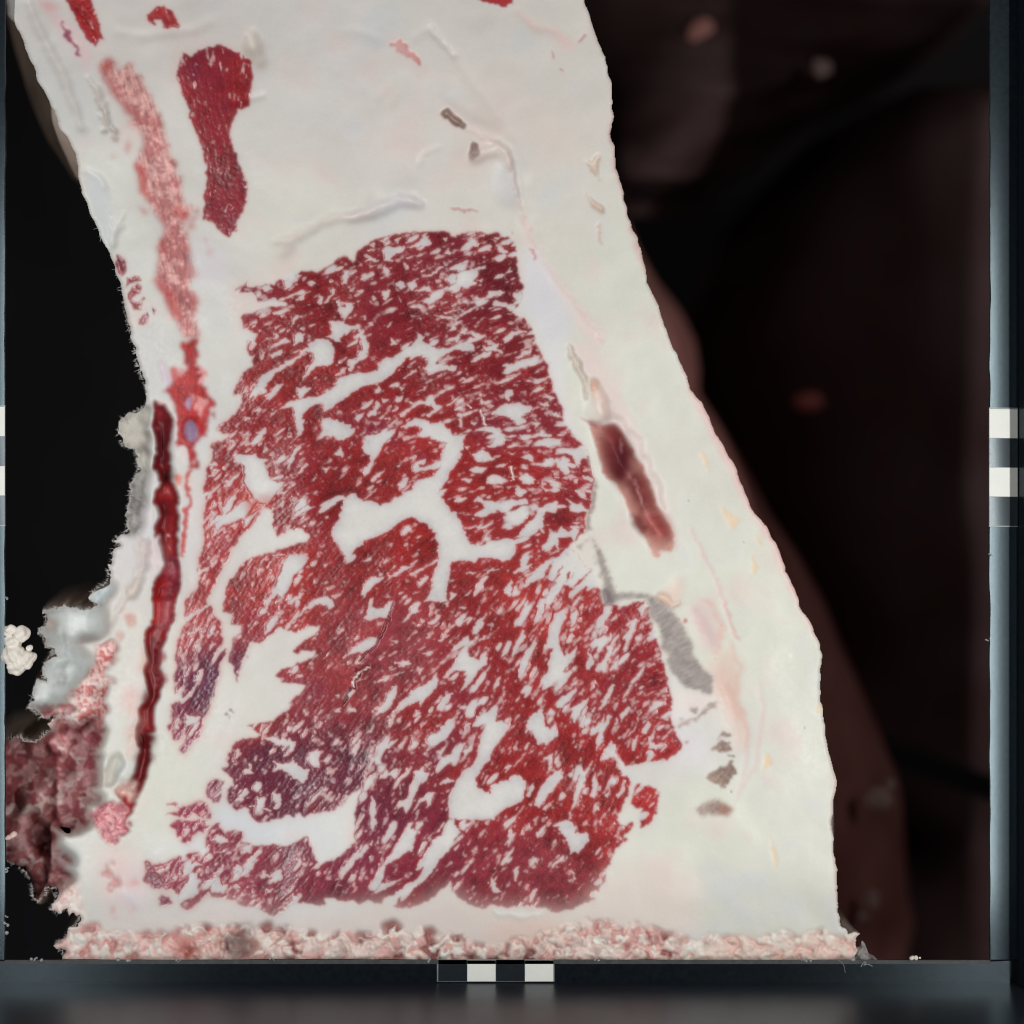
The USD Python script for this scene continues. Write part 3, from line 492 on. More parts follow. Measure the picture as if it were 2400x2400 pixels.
line("A 690,330 830,300 960,250 1100,180 1250,90 1500,40 1800,0", 24, (204, 192, 186), 5, -.7, .7, hsoft=6); line("A 900,300 850,380 760,470", 26, (202, 190, 186), 6, -.6, .6, hsoft=7)
line("V 400,400 420,600 400,800 380,870", 14, (196, 194, 198), 4, -.7, .6, hsoft=5); line("V 430,640 520,500 600,490", 12, (205, 202, 204), 4, -.5, .6, hsoft=5)
line("a 150,0 210,150 330,380 420,600 470,740", 20, (196, 188, 184), 5, -.9, .7, hsoft=6); line("a 500,430 560,560 600,660 640,760", 14, (186, 176, 170), 4, -.9, .7, 2, hsoft=4)
line("a 530,640 600,740; 560,600 640,740 670,800", 9, (178, 166, 158), 3, -.7, .7, 2, hsoft=3)
line("a 640,1400 660,1280 700,1190; 480,960 560,1010 600,1060; 1300,580 1500,540", 12, None, 3, -.6, hsoft=5); line("a 640,170 800,210 930,190 1100,170 1200,120; 0,0 30,20", 16, (206, 196, 192), 6, -.5, .6, hsoft=8)
paint("a 1360,280 1370,170 1400,140 1440,160 1485,225 1512,340 1500,400 1450,395 1420,345", (196, 185, 176), 11, 1, -4.0, alpha=.75, hin=40)
paint("a 480,960 560,1000 600,1060 640,1250 620,1400 570,1330 520,1200", (196, 200, 206), 8, 1, -.3, alpha=.7)
# left upper: dark muscle strip, violet streak, red band of connective tissue
paint("a 240,0 320,60 420,160 520,300 500,420 440,330 360,220 280,100", (218, 188, 190), 8, 1, 0, alpha=.8)
paint("a 335,110 380,160 425,230 470,320 440,305 390,245 360,175", (140, 48, 84), 2.5, 2, -.2, alpha=.9); paint("a 200,0 330,0 340,40 260,50", (205, 110, 112), 9, 2, 0, alpha=.7)
paint("a 570,400 580,350 620,312 650,350 660,400 740,340 790,430 850,540 900,640 960,800 1010,980 1060,1160 1130,1165 1050,1210 1040,1310 1065,1350 1060,1480 1090,1550 1080,1640 1105,1750 1130,1932 1060,1932 1000,1820 930,1700 880,1600 880,1500 890,1380 920,1310 880,1220 860,1160 780,1090 800,1010 740,940 790,870 800,760 740,680 720,620 650,540 620,480",
      (182, 112, 112), 6, 2, -.05, 'connective_tissue', mottle=.09, fibre=.15, color2=(204, 152, 148))
paint("a 572,400 585,350 622,312 652,350 620,430 640,480 700,560 770,650 720,660 680,590 620,500 580,440", (168, 56, 54), 7, 2, 0, alpha=.85)
paint("a 740,920 800,900 830,980 830,1080 860,1150 790,1090 770,1000; 710,820 740,815 750,870 720,860; 780,1170 830,1190 800,1210; 620,870 650,880 640,905; 980,1170 1050,1170 1060,1230 1000,1230; 1060,1270 1120,1170 1090,1260 1120,1300 1060,1310; V 1540,1080 1600,1150 1750,1280 1620,1330 1560,1260; 1450,760 1540,740 1550,900 1500,1000; 1560,1480 1620,1480 1690,1680 1640,1800 1580,1600; 1100,740 1160,790 1180,1000 1120,990; 1010,1260 1080,1260 1140,1350 1250,1500 1400,1700 1480,1932 1400,1932 1260,1700 1180,1560 1040,1450",
      (184, 58, 54), 6, 2, 0, alpha=.8)
paint("V 1800,700 1900,760 1932,880 1880,920; a 1180,1420 1200,1370 1225,1410 1200,1430", (206, 130, 126), 4, 2, 0, alpha=.8)
paint("a 1070,1350 1180,1340 1290,1420 1300,1560 1250,1620 1130,1620 1090,1500", (208, 202, 208), 12, 1, .2, alpha=.7)
paint("S 1120,0 1380,0 1400,300 1500,600 1560,780 1640,980 1560,1250 1470,1450 1390,1530 1350,1800 1330,1932 1260,1932 1250,1700 1050,1500 1060,1200 1000,900 860,740 960,600 1180,420 1150,200",
      (166, 36, 38), 4, 2, -.05, 'connective_tissue', mottle=.12, fibre=.14)
paint("S 1370,830 1520,830 1500,1000 1420,1200 1380,1100; 1400,350 1530,400 1520,620 1440,600; 1080,380 1160,420 1130,560 1070,540; 780,900 880,930 850,980; 1300,800 1350,800 1340,960 1300,980", (222, 150, 150), 3, 2, 0, alpha=.85, mottle=.1)
paint("S 930,400 1000,340 1060,420 1060,620 980,640", (196, 62, 70), 4, 2, 0, alpha=.9)
paint("S 770,300 880,330 960,560 960,690 880,650 800,520", (206, 190, 200), 5, 1, .2)
paint("S 1200,860 1280,850 1275,1050 1200,1000", (172, 140, 170), 2.5, 1, .15, alpha=.9)
paint("S 1170,1310 1200,1220 1260,1180 1330,1230 1375,1320 1380,1430 1330,1510 1270,1530 1210,1470 1175,1400", (140, 112, 142), 3, 0, .9, 'blood_vessel', mottle=.06, hsoft=7)
paint("S 900,920 990,910 970,1060 900,1040; 990,1100 1040,1110 1060,1420 960,1700 935,1640 1000,1400; 1080,1580 1180,1570 1240,1660 1230,1830 1150,1800 1110,1680", (218, 204, 204), 3, 1, .15)
paint("U 1240,0 1330,0 1260,130 1250,530 1270,600 1260,800 1230,1000 1190,1300 1120,1280 1120,1130 1160,750 1160,550 1190,200", (188, 76, 74), 3, 2, -.15, 'connective_tissue', mottle=.06)
paint("U 980,80 1100,30 1160,100 1120,220 1040,230", (216, 120, 104), 4, 2, 0)
# --- the wet dark groove beside the bone
G = dict(rag=1, name='blood_groove', mottle=.10, hin=9)
paint("S 710,880 800,960 870,970 960,1070 1010,1200 970,1450 930,1650 970,1720 960,1932 700,1932 740,1640 720,1450 690,1250 690,1000", (128, 34, 42), 3, dh=-2.5, **G)
paint("U 770,-60 970,-60 960,150 1050,300 1080,450 1080,700 1070,1000 1070,1250 1110,1550 1110,1800 1060,1960 690,1960 740,1650 870,1500 840,1200 800,1000 700,1030 730,830 800,700 790,560 700,500 740,330 790,200", (138, 32, 36), 3, dh=-2.5, **G)
paint("P 1740,80 1980,0 2000,300 1930,560 1890,720 1800,840 1800,1000 1830,1200 1810,1330 1740,1480 1750,1650 1740,1760 1640,1800 1690,1940 1560,1940 1540,1750 1560,1640 1580,1480 1690,1400 1650,1230 1620,1060 1670,950 1640,760 1640,620 1720,560 1750,330 1720,230", (160, 36, 38), 3, dh=-2.0, **G)
paint("Q 1550,-30 1650,-30 1630,80 1700,170 1690,400 1660,560 1620,680 1540,840 1480,1000 1440,1110 1400,1130 1430,950 1370,840 1300,720 1440,690 1500,600 1560,420 1600,250 1530,150", (152, 26, 30), 3, dh=-2.0, **G)
paint("U 880,430 1000,460 1000,560 930,760 900,980 850,1250 840,900 830,560", (98, 20, 30), 6, 2, -3.0, hsoft=8, alpha=.9); paint("S 760,1100 900,1180 930,1500 900,1900 780,1900 790,1500", (92, 22, 32), 8, 2, -3.0, hsoft=9, alpha=.9); paint("U 800,0 960,0 960,150 850,180", (66, 14, 22), 5, 2, -2.5, alpha=.9, hsoft=6)
paint("U 890,1300 1080,1300 1110,1600 1100,1850 1000,1932 840,1932 900,1600", (140, 58, 72), 5, 2, 1.4, alpha=.8, mottle=.25, hsoft=8); paint("P 1850,150 1990,100 1960,400 1880,560 1800,620 1800,400", (150, 62, 72), 5, 2, .9, alpha=.7, mottle=.2, hsoft=7)
paint("Q 1650,100 1700,150 1680,250 1630,285 1615,150", (52, 10, 18), 4, 2, -1.0, alpha=.9, hsoft=8); paint("Q 1640,380 1695,330 1670,520 1630,480", (86, 14, 22), 4, 2, -.6, alpha=.9, hsoft=8)
paint("U 910,990 960,990 970,1030 910,1040; 800,1060 840,1100 830,1140", (205, 150, 150), 2, 1, .4); paint("S 740,1280 800,1300 770,1380", (180, 90, 90), 3, 1, .4)
paint("P 1720,560 1900,600 1820,860 1835,1250 1740,1490 1620,1500 1660,1280 1650,1050 1700,900 1680,700", (146, 28, 32), 5, 2, 0, alpha=.9, mottle=.12); paint("Q 1560,40 1650,60 1690,200 1660,540 1560,800 1520,720 1600,520 1590,300", (140, 22, 28), 5, 2, 0, alpha=.9, mottle=.12)
line("P 1850,520 1780,640 1740,800 1745,1000 1745,1250 1690,1450 1650,1700; Q 1640,40 1660,200 1640,380 1590,560 1540,720", 40, (84, 14, 22), 6, -.2, .75, 2, hsoft=8); line("P 1900,300 1860,560 1790,760 1800,1000 1790,1250", 16, (168, 86, 92), 3, .1, .6, 3)
# --- vertebra: spongy bone, marrow, shreds and the sawn mess at the lower left
paint("S 150,1390 190,1290 250,1160 420,1060 600,990 690,1000 650,1300 640,1600 620,1932 480,1932 440,1680 250,1560 180,1470", (196, 190, 180), 3, 2, -3.0, 'spongy_bone', mottle=.06, color2=(170, 164, 158), hsoft=8)
paint("U 480,-40 600,-40 590,250 560,500 500,720 500,950 430,1000 300,900 290,850 330,560 350,220 430,110", (178, 174, 170), 3, 2, -3.0, 'spongy_bone', mottle=.14, color2=(120, 114, 112), hsoft=8)
paint("S 480,1480 620,1550 640,1760 520,1740; 440,1180 560,1190 540,1300; 520,1380 640,1340 620,1480", (126, 116, 112), 5, 2, -.4, alpha=.85, mottle=.15)
paint("U 440,1000 620,1100 640,1240 560,1500 470,1750 430,1960 340,1960 400,1700 450,1400 460,1200", (196, 182, 176), 5, 2, -.8, alpha=.9, mottle=.06); paint("P 1490,0 1590,0 1560,120 1460,290 1380,390 1240,560 1120,620 1230,520 1380,330 1470,150", (200, 188, 182), 5, 2, -.8, alpha=.9)
paint("U 560,1200 700,1060 790,1040 840,1200 850,1480 740,1520 640,1480", (216, 196, 198), 8, 1, .2, alpha=.7)
paint("P 440,400 700,340 1110,350 1160,520 1120,620 960,690 770,740 930,880 1010,960 960,1100 850,1180 740,1390 560,1520 300,1500 380,1180 500,1000 560,880 640,850 480,680 420,600", (210, 213, 212), 6, 2, -9.0, 'bone_shred', mottle=.03, color2=(190, 193, 193), hsoft=10)
paint("P 520,480 620,480 640,580 530,640 480,560", (178, 158, 150), 6, 2, -1.0, alpha=.85); line("P 800,720 950,670 1060,640; 560,900 650,960 900,920; 640,1180 760,1200 900,1140", 14, None, 3, -2.2, hsoft=5)
paint("P 900,680 1080,640 1120,700 960,740", (186, 166, 168), 5, 2, 0, alpha=.8); paint("P 1040,170 1230,80 1260,200 1180,320 1060,330", (192, 202, 206), 6, 2, -4.0, 'bone_shred', mottle=.03, hsoft=8)
paint("P 1120,720 1230,690 1330,720 1320,840 1260,900 1210,1050 1230,1130 1150,1180 1060,1250 950,1260 1040,1060 1090,900 1150,770", (184, 72, 74), 4, 3, -1.2, 'sawn_flesh', color2=(214, 150, 146), mottle=.08)
paint("P 1380,390 1420,420 1530,420 1520,560 1470,560 1420,460; 1320,650 1400,640 1370,740 1320,720", (200, 146, 134), 5, 1, -.3, alpha=.85)
paint("P 820,1300 1000,1200 1200,1180 1250,1130 1200,1350 1160,1500 1130,1700 1080,1932 700,1932 620,1660 760,1560 880,1540 960,1440 780,1400", (178, 84, 86), 4, 3, -1.6, 'sawn_flesh', color2=(224, 190, 188), mottle=.12)
paint("P 1040,1280 1180,1300 1140,1430 1060,1400; 400,1460 600,1480 720,1520 860,1440 900,1500 700,1620 560,1600 430,1560; 790,1300 860,1330 830,1380; 1000,1560 1100,1520 1130,1600 1000,1680", (138, 52, 58), 4, 3, -1.6, alpha=.9, mottle=.15)
paint("Q -150,120 240,120 300,200 420,190 560,40 700,-20 1110,-20 1080,180 1060,330 1070,520 1090,780 1050,830 960,900 970,1140 860,1150 640,1190 620,1260 660,1330 760,1480 800,1560 720,1660 750,1760 640,1870 540,1820 520,1932 300,2000 -150,1600",
      (140, 64, 70), 5, 3, -14, 'sawn_flesh', color2=(190, 140, 142), mottle=.2, hsoft=8)
paint("Q 60,320 260,380 420,420 640,300 700,520 640,620 300,580 180,700 190,1000 60,1100 -100,900; 620,600 760,560 900,560 1000,640 920,760 860,960 760,1000 700,1130 600,1080 540,960 550,800; 330,1050 450,1120 640,1280 640,1360 420,1400 330,1250; 560,1440 740,1450 740,1560 640,1600", (100, 38, 44), 9, 3, -7, alpha=.85, mottle=.25, hsoft=14)
paint("Q 210,620 330,580 350,800 330,1000 250,1080 205,990 190,750; 160,1180 300,1140 320,1440 200,1420; 540,1600 640,1560 640,1800 540,1780; 80,140 240,130 280,300 80,330", (192, 166, 168), 10, 2, 2, alpha=.85, hsoft=16)
paint("Q 530,640 560,720 540,860 540,960 480,1060 420,1000 430,850 480,740; 440,1060 580,1060 640,1180 500,1130", (212, 196, 194), 6, 2, 2, alpha=.9, hsoft=12); paint("Q 380,700 480,620 530,620 430,760 400,950 400,1080 350,1060 360,850; 540,1240 650,1290 600,1330", (160, 66, 50), 6, 2, 0, alpha=.8)
paint("Q 480,490 590,510 580,560 500,540; 830,450 910,460 880,500; 330,400 400,390 380,440; 640,190 740,180 730,240 650,230; 200,300 290,310 260,370; 930,640 990,650 960,690; 880,550 920,550 910,590; 90,1240 170,1230 160,1300 90,1290", (222, 204, 202), 3, 2, 2.2, alpha=.9, hsoft=4)
paint("Q 720,350 800,330 840,430 760,440; 840,200 960,180 940,430 850,420; 700,500 760,560 900,520 860,620 700,640; 730,1080 860,1080 900,1130 780,1150", (78, 26, 34), 5, 3, -1.5, alpha=.85, hsoft=9)
paint("Q 1040,980 1100,920 1180,850 1300,880 1400,900 1460,960 1440,1100 1430,1220 1330,1310 1270,1360 1200,1290 1080,1170", (170, 84, 96), 3, 3, -.6, 'marrow', color2=(212, 150, 152), mottle=.14)
paint("Q 1300,700 1420,660 1560,640 1520,820 1380,840", (206, 176, 168), 4, 3, -.5, alpha=.85, mottle=.12); line("Q 1380,330 1300,410 1260,500 1255,600 1280,680", 34, (178, 172, 160), 4, -1.4, .85, 2, hsoft=4)
paint("Q 1400,330 1500,340 1540,440 1490,560 1400,680 1300,660 1290,500 1330,400", (206, 208, 206), 6, 2, .6, alpha=.8); line("Q 1450,40 1450,140 1420,240", 14, (190, 184, 178), 3, -.6, .6, 3)
paint("Q 1400,30 1520,0 1540,130 1560,240 1500,330 1440,300 1480,150; P 1450,1330 1600,1350 1570,1500 1540,1700 1480,1750 1430,1500", (222, 176, 170), 8, 3, 0, alpha=.7, mottle=.06); paint("P 1590,760 1660,900 1660,1020 1560,1080 1600,950", (224, 166, 156), 6, 2, 0, alpha=.7)
paint("Q 1180,1570 1220,1600 1260,1660 1310,1760 1345,1830 1300,1850 1220,1750 1175,1680", (164, 36, 30), 3, 3, -1.2, alpha=.95, hsoft=4); paint("R 1520,510 1560,570 1580,640 1500,610 1460,570", (200, 70, 80), 6, 2, -.3, alpha=.9)
paint("R 1390,780 1440,840 1490,900 1460,920 1410,850; 1240,860 1300,860 1290,940 1250,930; 1330,650 1400,560 1500,540 1370,640 1340,680; 1270,250 1300,290 1280,320", (198, 92, 96), 5, 3, -.3, alpha=.8)
paint("R 1120,200 1400,180 1560,330 1640,480 1600,640 1700,800 1560,840 1420,820 1330,800 1180,780 1120,560", (226, 188, 188), 26, 2, 0, alpha=.65); paint("R 620,620 800,560 880,700 860,900 780,880 700,800; 740,1250 1100,1290 1280,1380 1200,1440 720,1440", (232, 186, 180), 12, 3, -.3, alpha=.75, mottle=.06)
paint("R 1250,1420 1300,1370 1420,1370 1440,1320 1470,1370 1510,1390 1480,1440 1350,1440; 1680,1130 1700,1100 1720,1130 1700,1150; 1250,1170 1280,1200 1290,1260 1260,1270", (160, 34, 36), 3, 3, -1.0, alpha=.95)
paint("R 1340,680 1420,640 1540,700 1640,850 1500,860 1420,800", (214, 206, 216), 10, 1, .3, alpha=.8)
from scipy.spatial import cKDTree


def crumble(mask, n, seed, radius, pale, crevice, height, amount=1.0, warp=5.0, soft=.75, mix=(1, 1, 1)):
    """lumps of sawn bone and fat crowded over a region, with darker crevices between them"""
    c_ = np.random.default_rng(seed)
    w = g(mask.astype(np.float32), 3.0) * amount
    on = w > .02
    src = np.argwhere(mask)
    pick_ = src[c_.integers(0, len(src), n)]
    cxy = np.stack([GX0 + pick_[:, 1] * STEP, GY0 + pick_[:, 0] * STEP], 1) + c_.uniform(-1, 1, (n, 2))
    q_ = np.stack([PX[on] + warp * n3[on] + 1.5 * n1[on], PY[on] + warp * n3b[on] + 1.5 * n1b[on]], 1)
    d_, i_ = cKDTree(cxy).query(q_, k=3)
    rad = c_.uniform(radius[0], radius[1], n)
    do = np.clip(1 - (d_ / rad[i_]) ** 2, 0, 1)
    lift = c_.uniform(.4, 1, n)[i_]
    best = np.argmax(do * lift, 1)
    ar = np.arange(len(best))
    dome_, who = do[ar, best] * lift[ar, best], i_[ar, best]
    tone = np.array([lin(c) for c in pale])[c_.choice(len(pale), n, p=np.array(mix[:len(pale)], float) / sum(mix[:len(pale)]))]
    t_ = np.clip(dome_ * 3.2, 0, 1)[:, None]
    col_ = (lin(crevice) * (1 - t_) + tone[who] * t_) * (1 + .10 * n1[on] + .10 * n3[on])[:, None].clip(.6, 1.3) / LIGHT
    full = np.zeros((NY, NX, 3), np.float32)
    full[on] = col_
    full = np.stack([g(full[..., k], soft) for k in range(3)], -1) / (g(on.astype(np.float32), soft)[..., None] + 1e-6)
    C[on] += (full[on] - C[on]) * w[on][:, None]
    hh = np.zeros((NY, NX), np.float32)
    hh[on] = (np.sqrt(dome_) - .6) * height
    H[:] += g(hh, 1.1) * np.clip(w, 0, 1)


mess = np.isin(TISSUE, [names.index('sawn_flesh')]) & BODY
MR = union("Q 440,1060 640,1190 960,1150 1000,860 1080,800 1060,500 1080,200 1110,-20 800,-20 560,40 300,200 60,140 -100,200 -100,1560 300,1980 520,1930 560,1800 700,1860 740,1700 700,1560 640,1320", 3) & BODY
crumble(MR, 420, 31, (8, 22), [(200, 150, 150), (152, 78, 82), (222, 198, 194)], (88, 32, 38), 2.6, .72, mix=(3, 4, 1.0))
crumble(mess & (PY < 1760) & ~MR, 330, 32, (6, 13), [(226, 196, 192), (198, 110, 106), (232, 214, 208)], (142, 52, 56), 1.3, .7, mix=(2, 2, 1.5))
MK = union("Q 1040,980 1100,920 1180,850 1300,880 1400,900 1460,960 1440,1100 1430,1220 1330,1310 1270,1360 1200,1290 1080,1170", 2)
crumble(MK, 150, 33, (4, 9), [(196, 118, 126), (212, 156, 158), (168, 78, 92)], (150, 60, 74), .5, .75)
RM = union("R 620,620 800,500 880,700 960,900 900,1060 800,1100 740,1250 640,1320 700,1440 560,1440 600,1200 820,1000 560,900", 3) & BODY
crumble(RM, 140, 34, (7, 15), [(232, 204, 198), (224, 176, 170), (234, 222, 214)], (206, 138, 134), 1.2, .7, mix=(2, 1, 2))
# --- muscle: lean and fat in it
tint_pts = [(1150, 600, 118, 34, 44), (1000, 700, 126, 34, 44), (1230, 640, 112, 32, 46), (700, 750, 136, 40, 46), (700, 900, 152, 44, 46), (600, 1050, 142, 38, 44), (850, 950, 142, 36, 42), (1150, 900, 130, 34, 43),
            (1000, 1080, 150, 38, 38), (1200, 1100, 146, 38, 40), (1350, 1100, 144, 42, 50), (550, 1200, 166, 50, 52), (700, 1150, 138, 34, 40), (950, 1250, 152, 38, 38), (650, 1400, 164, 50, 48), (900, 1380, 144, 36, 38),
            (950, 1500, 148, 62, 70), (920, 1460, 146, 60, 68), (980, 1530, 148, 62, 70), (890, 1540, 148, 62, 70), (790, 1580, 152, 58, 62), (1100, 1450, 142, 37, 40), (1250, 1400, 166, 52, 50), (1500, 1580, 148, 44, 52), (1300, 1650, 152, 42, 44), (1000, 1700, 142, 38, 42), (500, 1600, 100, 48, 78),
            (440, 1700, 132, 50, 80), (440, 1450, 170, 62, 64), (600, 1700, 146, 52, 48), (640, 1765, 86, 36, 60), (580, 1860, 106, 36, 56), (700, 1850, 98, 34, 56), (830, 1800, 96, 36, 56), (940, 1850, 112, 42, 58),
            (1000, 1770, 136, 46, 52), (1200, 1850, 152, 40, 42), (1350, 1850, 152, 40, 42), (1500, 1880, 172, 50, 52), (450, 1900, 150, 58, 84), (600, 2050, 142, 62, 80), (850, 2050, 134, 54, 74), (900, 1920, 116, 44, 66), (1000, 2010, 128, 46, 62),
            (1250, 2050, 138, 56, 66), (950, 2120, 140, 50, 62), (180, 50, 160, 42, 46), (380, 50, 172, 64, 66), (540, 140, 142, 42, 48), (540, 520, 138, 48, 58), (300, 640, 140, 56, 66), (1050, 1540, 144, 42, 44)]
tint = blend([t[:2] for t in tint_pts], [lin(t[2:]) for t in tint_pts], 3.4) / LIGHT * np.array([.94, .80, .82], np.float32)
tint = tint * (1 + 0.05 * fib_mid + 0.05 * fib_fine + 0.06 * n1 + 0.08 * n3 + .06 * n8 + 0.10 * n20)[..., None].clip(.45, 1.7)
warm = np.clip(nearfat * 1.1 - .12 + .10 * n8, 0, .6)[..., None]
tint = tint * (1 - warm * .7) + (lin((176, 58, 52)) / LIGHT) * warm * .7
spot = np.exp(-(((PX - 640) / 120) ** 2 + ((PY - 1840) / 95) ** 2)) * .75
purple = np.clip(np.maximum(0.26 * n20 - 0.16 + 0.10 * n3, spot), 0, .75)[..., None]
tint = tint * (1 - purple) + lin((100, 34, 56)) / LIGHT * purple
thread = np.clip((fib_frag + .35 * n1 - 1.75) * .9, 0, .75) * np.clip(.55 + .35 * n8, .1, 1)
thread = np.maximum(thread, np.clip(net * .35, 0, .35) * np.clip(dens * 6, .15, 1))[..., None]
tint = tint * (1 - thread) + lin((206, 138, 136)) / LIGHT * thread
fatc = np.broadcast_to(lin((213, 207, 209)), C.shape) * (1 + .02 * n1 + .02 * n3 + .03 * n8)[..., None]
core = np.clip(1 - g(LEAN.astype(np.float32), 9) * 2.6, 0, 1)[..., None]
fatc = fatc * (.90 + .10 * core) * (1 - .5 * core) + lin((222, 221, 212)) * .5 * core
pink = np.clip(g(LEAN.astype(np.float32), 2.0) * .9 + g(LEAN.astype(np.float32), 6) * .35 - .10, 0, .8)[..., None]
fatc = fatc * (1 - pink) + lin((214, 166, 166)) * pink
hullc = g(HULL.astype(np.float32), 2.0)[..., None]
leftish = np.clip((640 - PX) / 160, 0, 1) * np.clip((PY - 700) / 200, 0, 1)
halo = np.clip(g(LEAN.astype(np.float32), 5) * (.6 + .5 * leftish), 0, .75)[..., None] * (1 - hullc)
C = C * (1 - halo) + (lin((222, 178, 178)) * (1 - leftish[..., None]) + lin((212, 140, 128)) * leftish[..., None]) * halo
C = C * (1 - hullc) + fatc * hullc
lsoft = (.74 * leanc + .26 * g(leanc, 2.3))[..., None]
C = C * (1 - lsoft) + np.clip(tint, .004, .8) * lsoft
H = g(H, 1.6)
H += leanc * (-.07 + .008 * fib_fine + .012 * fib_mid + .012 * n1 + .075 * thread[..., 0]) + (g(FATIN.astype(np.float32), 2.5) * .12)
H += (1 - leanc) * (.002 * n1 + .008 * n3 + .042 * n8) + .13 * n20 + .30 * n50
# surface cracks and torn fibres in the big lower muscle
line("G 590,520 560,640 500,800 430,920 420,980 380,1050 250,1150 160,1250", 6, (96, 30, 38), 1.2, -.35, .8); line("G 160,1290 190,1340 250,1300 330,1270; 190,1340 160,1420 130,1520; 100,1520 40,1630 10,1700", 7, (80, 26, 34), 1.2, -.5, .9)
line("G 160,1250 230,1150; 190,1350 250,1320 330,1270; 185,1340 150,1430 130,1510; D 1200,220 1220,270; 1330,290 1370,380 1390,470; 1680,930 1700,1020 1710,1100", 4.5, (226, 196, 192), 1, .25, .9)
paint("C 630,1220 760,1290 900,1290 860,1380 700,1480 610,1420", (190, 74, 56), 9, 2, 0, alpha=.65); paint("G 170,880 280,800 420,740 500,760 420,880 250,920; F 1440,10 1600,0 1700,60 1560,100; J 1440,760 1600,680 1680,700 1560,820; I 1750,1220 1850,1160 1932,1150 1900,1230", (172, 52, 40), 9, 2, 0, alpha=.5)
# --- ligament: grey elastic band and its frayed outposts
LG = dict(rag=1, name='ligament', mottle=.05)
paint("E 935,1540 972,1600 955,1700 925,1950 880,1950 905,1700; H 862,-20 912,-20 890,200 820,230 850,100", (160, 142, 136), 3, **LG)
paint("H 880,250 920,330 1000,440 1080,600 1130,740 1160,860 1200,910 1400,910 1520,920 1640,960 1760,1050 1880,1200 1980,1330 L 1000,390 1050,430 1090,520 1080,640 1150,720 1240,830 1310,900 1310,1080 1270,1100 1130,1050 980,1010 900,930 830,840 790,740 810,640 750,600 710,580 740,500 720,430 650,280 590,200 565,110 H 1560,1090 1520,990 1400,980 1250,990 1140,1040 1050,1040 1000,950 1010,900 1050,800 1000,680 980,560 930,420",
      (154, 143, 140), 4, **LG)
paint("H 1010,900 1060,860 1150,960 1160,1030 1060,1040", (116, 98, 104), 5, 1, -.5, alpha=.9); paint("H 980,680 1020,660 1030,780 980,760; 900,590 940,560 980,560 940,630; 860,460 910,450 910,490 870,500; 620,490 660,460 640,520; 750,400 830,330 800,440; 830,320 880,300 870,350", (168, 152, 148), 3, 2, 0, alpha=.85)
paint("L 880,1470 950,1420 1100,1370 1200,1280 1300,1190 1390,1190 1340,1260 1230,1340 1150,1400 1000,1480 920,1510; 1010,1280 1080,1225 1160,1212 1100,1275; 900,1370 970,1350 920,1400", (164, 146, 140), 3, 2, -.1, 'ligament', mottle=.12)
paint("L 1300,1610 1380,1550 1460,1512 1500,1540 1440,1580 1350,1600; 1262,1730 1330,1650 1470,1612 1490,1640 1470,1720 1370,1750; 1425,1795 1500,1760 1550,1770 1540,1812", (150, 126, 118), 2.5, 2, -.1, 'ligament', mottle=.14)
paint("i 135,545 200,480 260,450 290,490 270,550 240,598 180,572", (146, 122, 112), 2.5, 2, -.1, 'ligament', mottle=.14); paint("i 95,695 150,668 200,655 250,680 275,720 265,762 200,765 130,742", (164, 142, 134), 5, 2, -.1, 'ligament', mottle=.1); paint("i 200,690 250,680 275,720 260,765 205,750", (158, 110, 98), 5, 1, 0, alpha=.8)
st = (TISSUE == names.index('ligament')) & (PX > 1380)
sv = .6 * fib_mid + .6 * fib_fine + .3 * n3
C *= np.where(g(st.astype(np.float32), 1.5)[..., None] > .4, 1 + .085 * sv[..., None], 1)
H += np.where(st, .02 * sv, 0)
paint("L 910,205 950,210 990,260 940,260; i 5,320 35,310 40,350 15,345; H 1180,850 1240,830 1190,860", (178, 62, 72), 2.5, 3, 0, alpha=.85); paint("I 915,90 950,60 965,100 930,110; 860,160 900,120 870,175", (110, 50, 60), 2, 2, -.2, alpha=.85)
paint("L 1395,310 1412,315 1405,325; 1320,690 1340,695 1325,705; i 683,250 695,255 685,262; 270,605 280,620 272,625; E 1400,750 1412,755 1405,765; 440,235 450,240 442,245; f 30,895 36,905 28,905; 340,1130 352,1140 345,1142", (128, 112, 108), 1.5, 0, -.1)
# --- the deep pocket torn open between the fat layers
line("E 760,850 860,935 915,1070 945,1220 995,1370 1030,1500 1100,1550 1180,1620 1260,1760 1330,1930", 40, (222, 220, 213), 6, .8, .8, hsoft=13)
paint("E 1100,700 1200,850 1330,1050 1440,1250 1540,1450 1640,1700 1700,1932 1660,1932 1600,1740 1480,1420 1390,1290 1290,1110 1180,940 1080,900", (218, 194, 190), 7, 2, .5, alpha=.8, hsoft=8)
line("E 1040,700 1065,870 1125,925 1200,935 1275,1015 1312,1105 1392,1200 1405,1290 1492,1410 1580,1610 1628,1750 1680,1932", 30, (226, 214, 210), 4, 1.0, .8, 2, hsoft=7)
paint("E 760,856 880,912 1000,955 1100,945 1180,950 1250,1020 1290,1120 1370,1210 1380,1300 1470,1420 1560,1620 1600,1740 1660,1932 H 1830,200 1850,340 1790,450 1690,440 1645,540 1600,470 1540,330 1430,180 1340,0 E 1330,1932 1260,1750 1170,1600 1060,1520 1025,1480 995,1340 945,1200 920,1060 870,950",
      (200, 148, 138), 2.5, 1, -6, 'pocket_lining', mottle=.03, fibre=.05, hin=44)
paint("E 1090,952 1180,952 1250,1022 1290,1120 1370,1215 1378,1300 1440,1400 1330,1480 1290,1560 1270,1650 1190,1600 1090,1510 1040,1400 1010,1250 1000,1100 1030,1000", (134, 54, 60), 11, 1, 0, alpha=.92, fibre=.06)
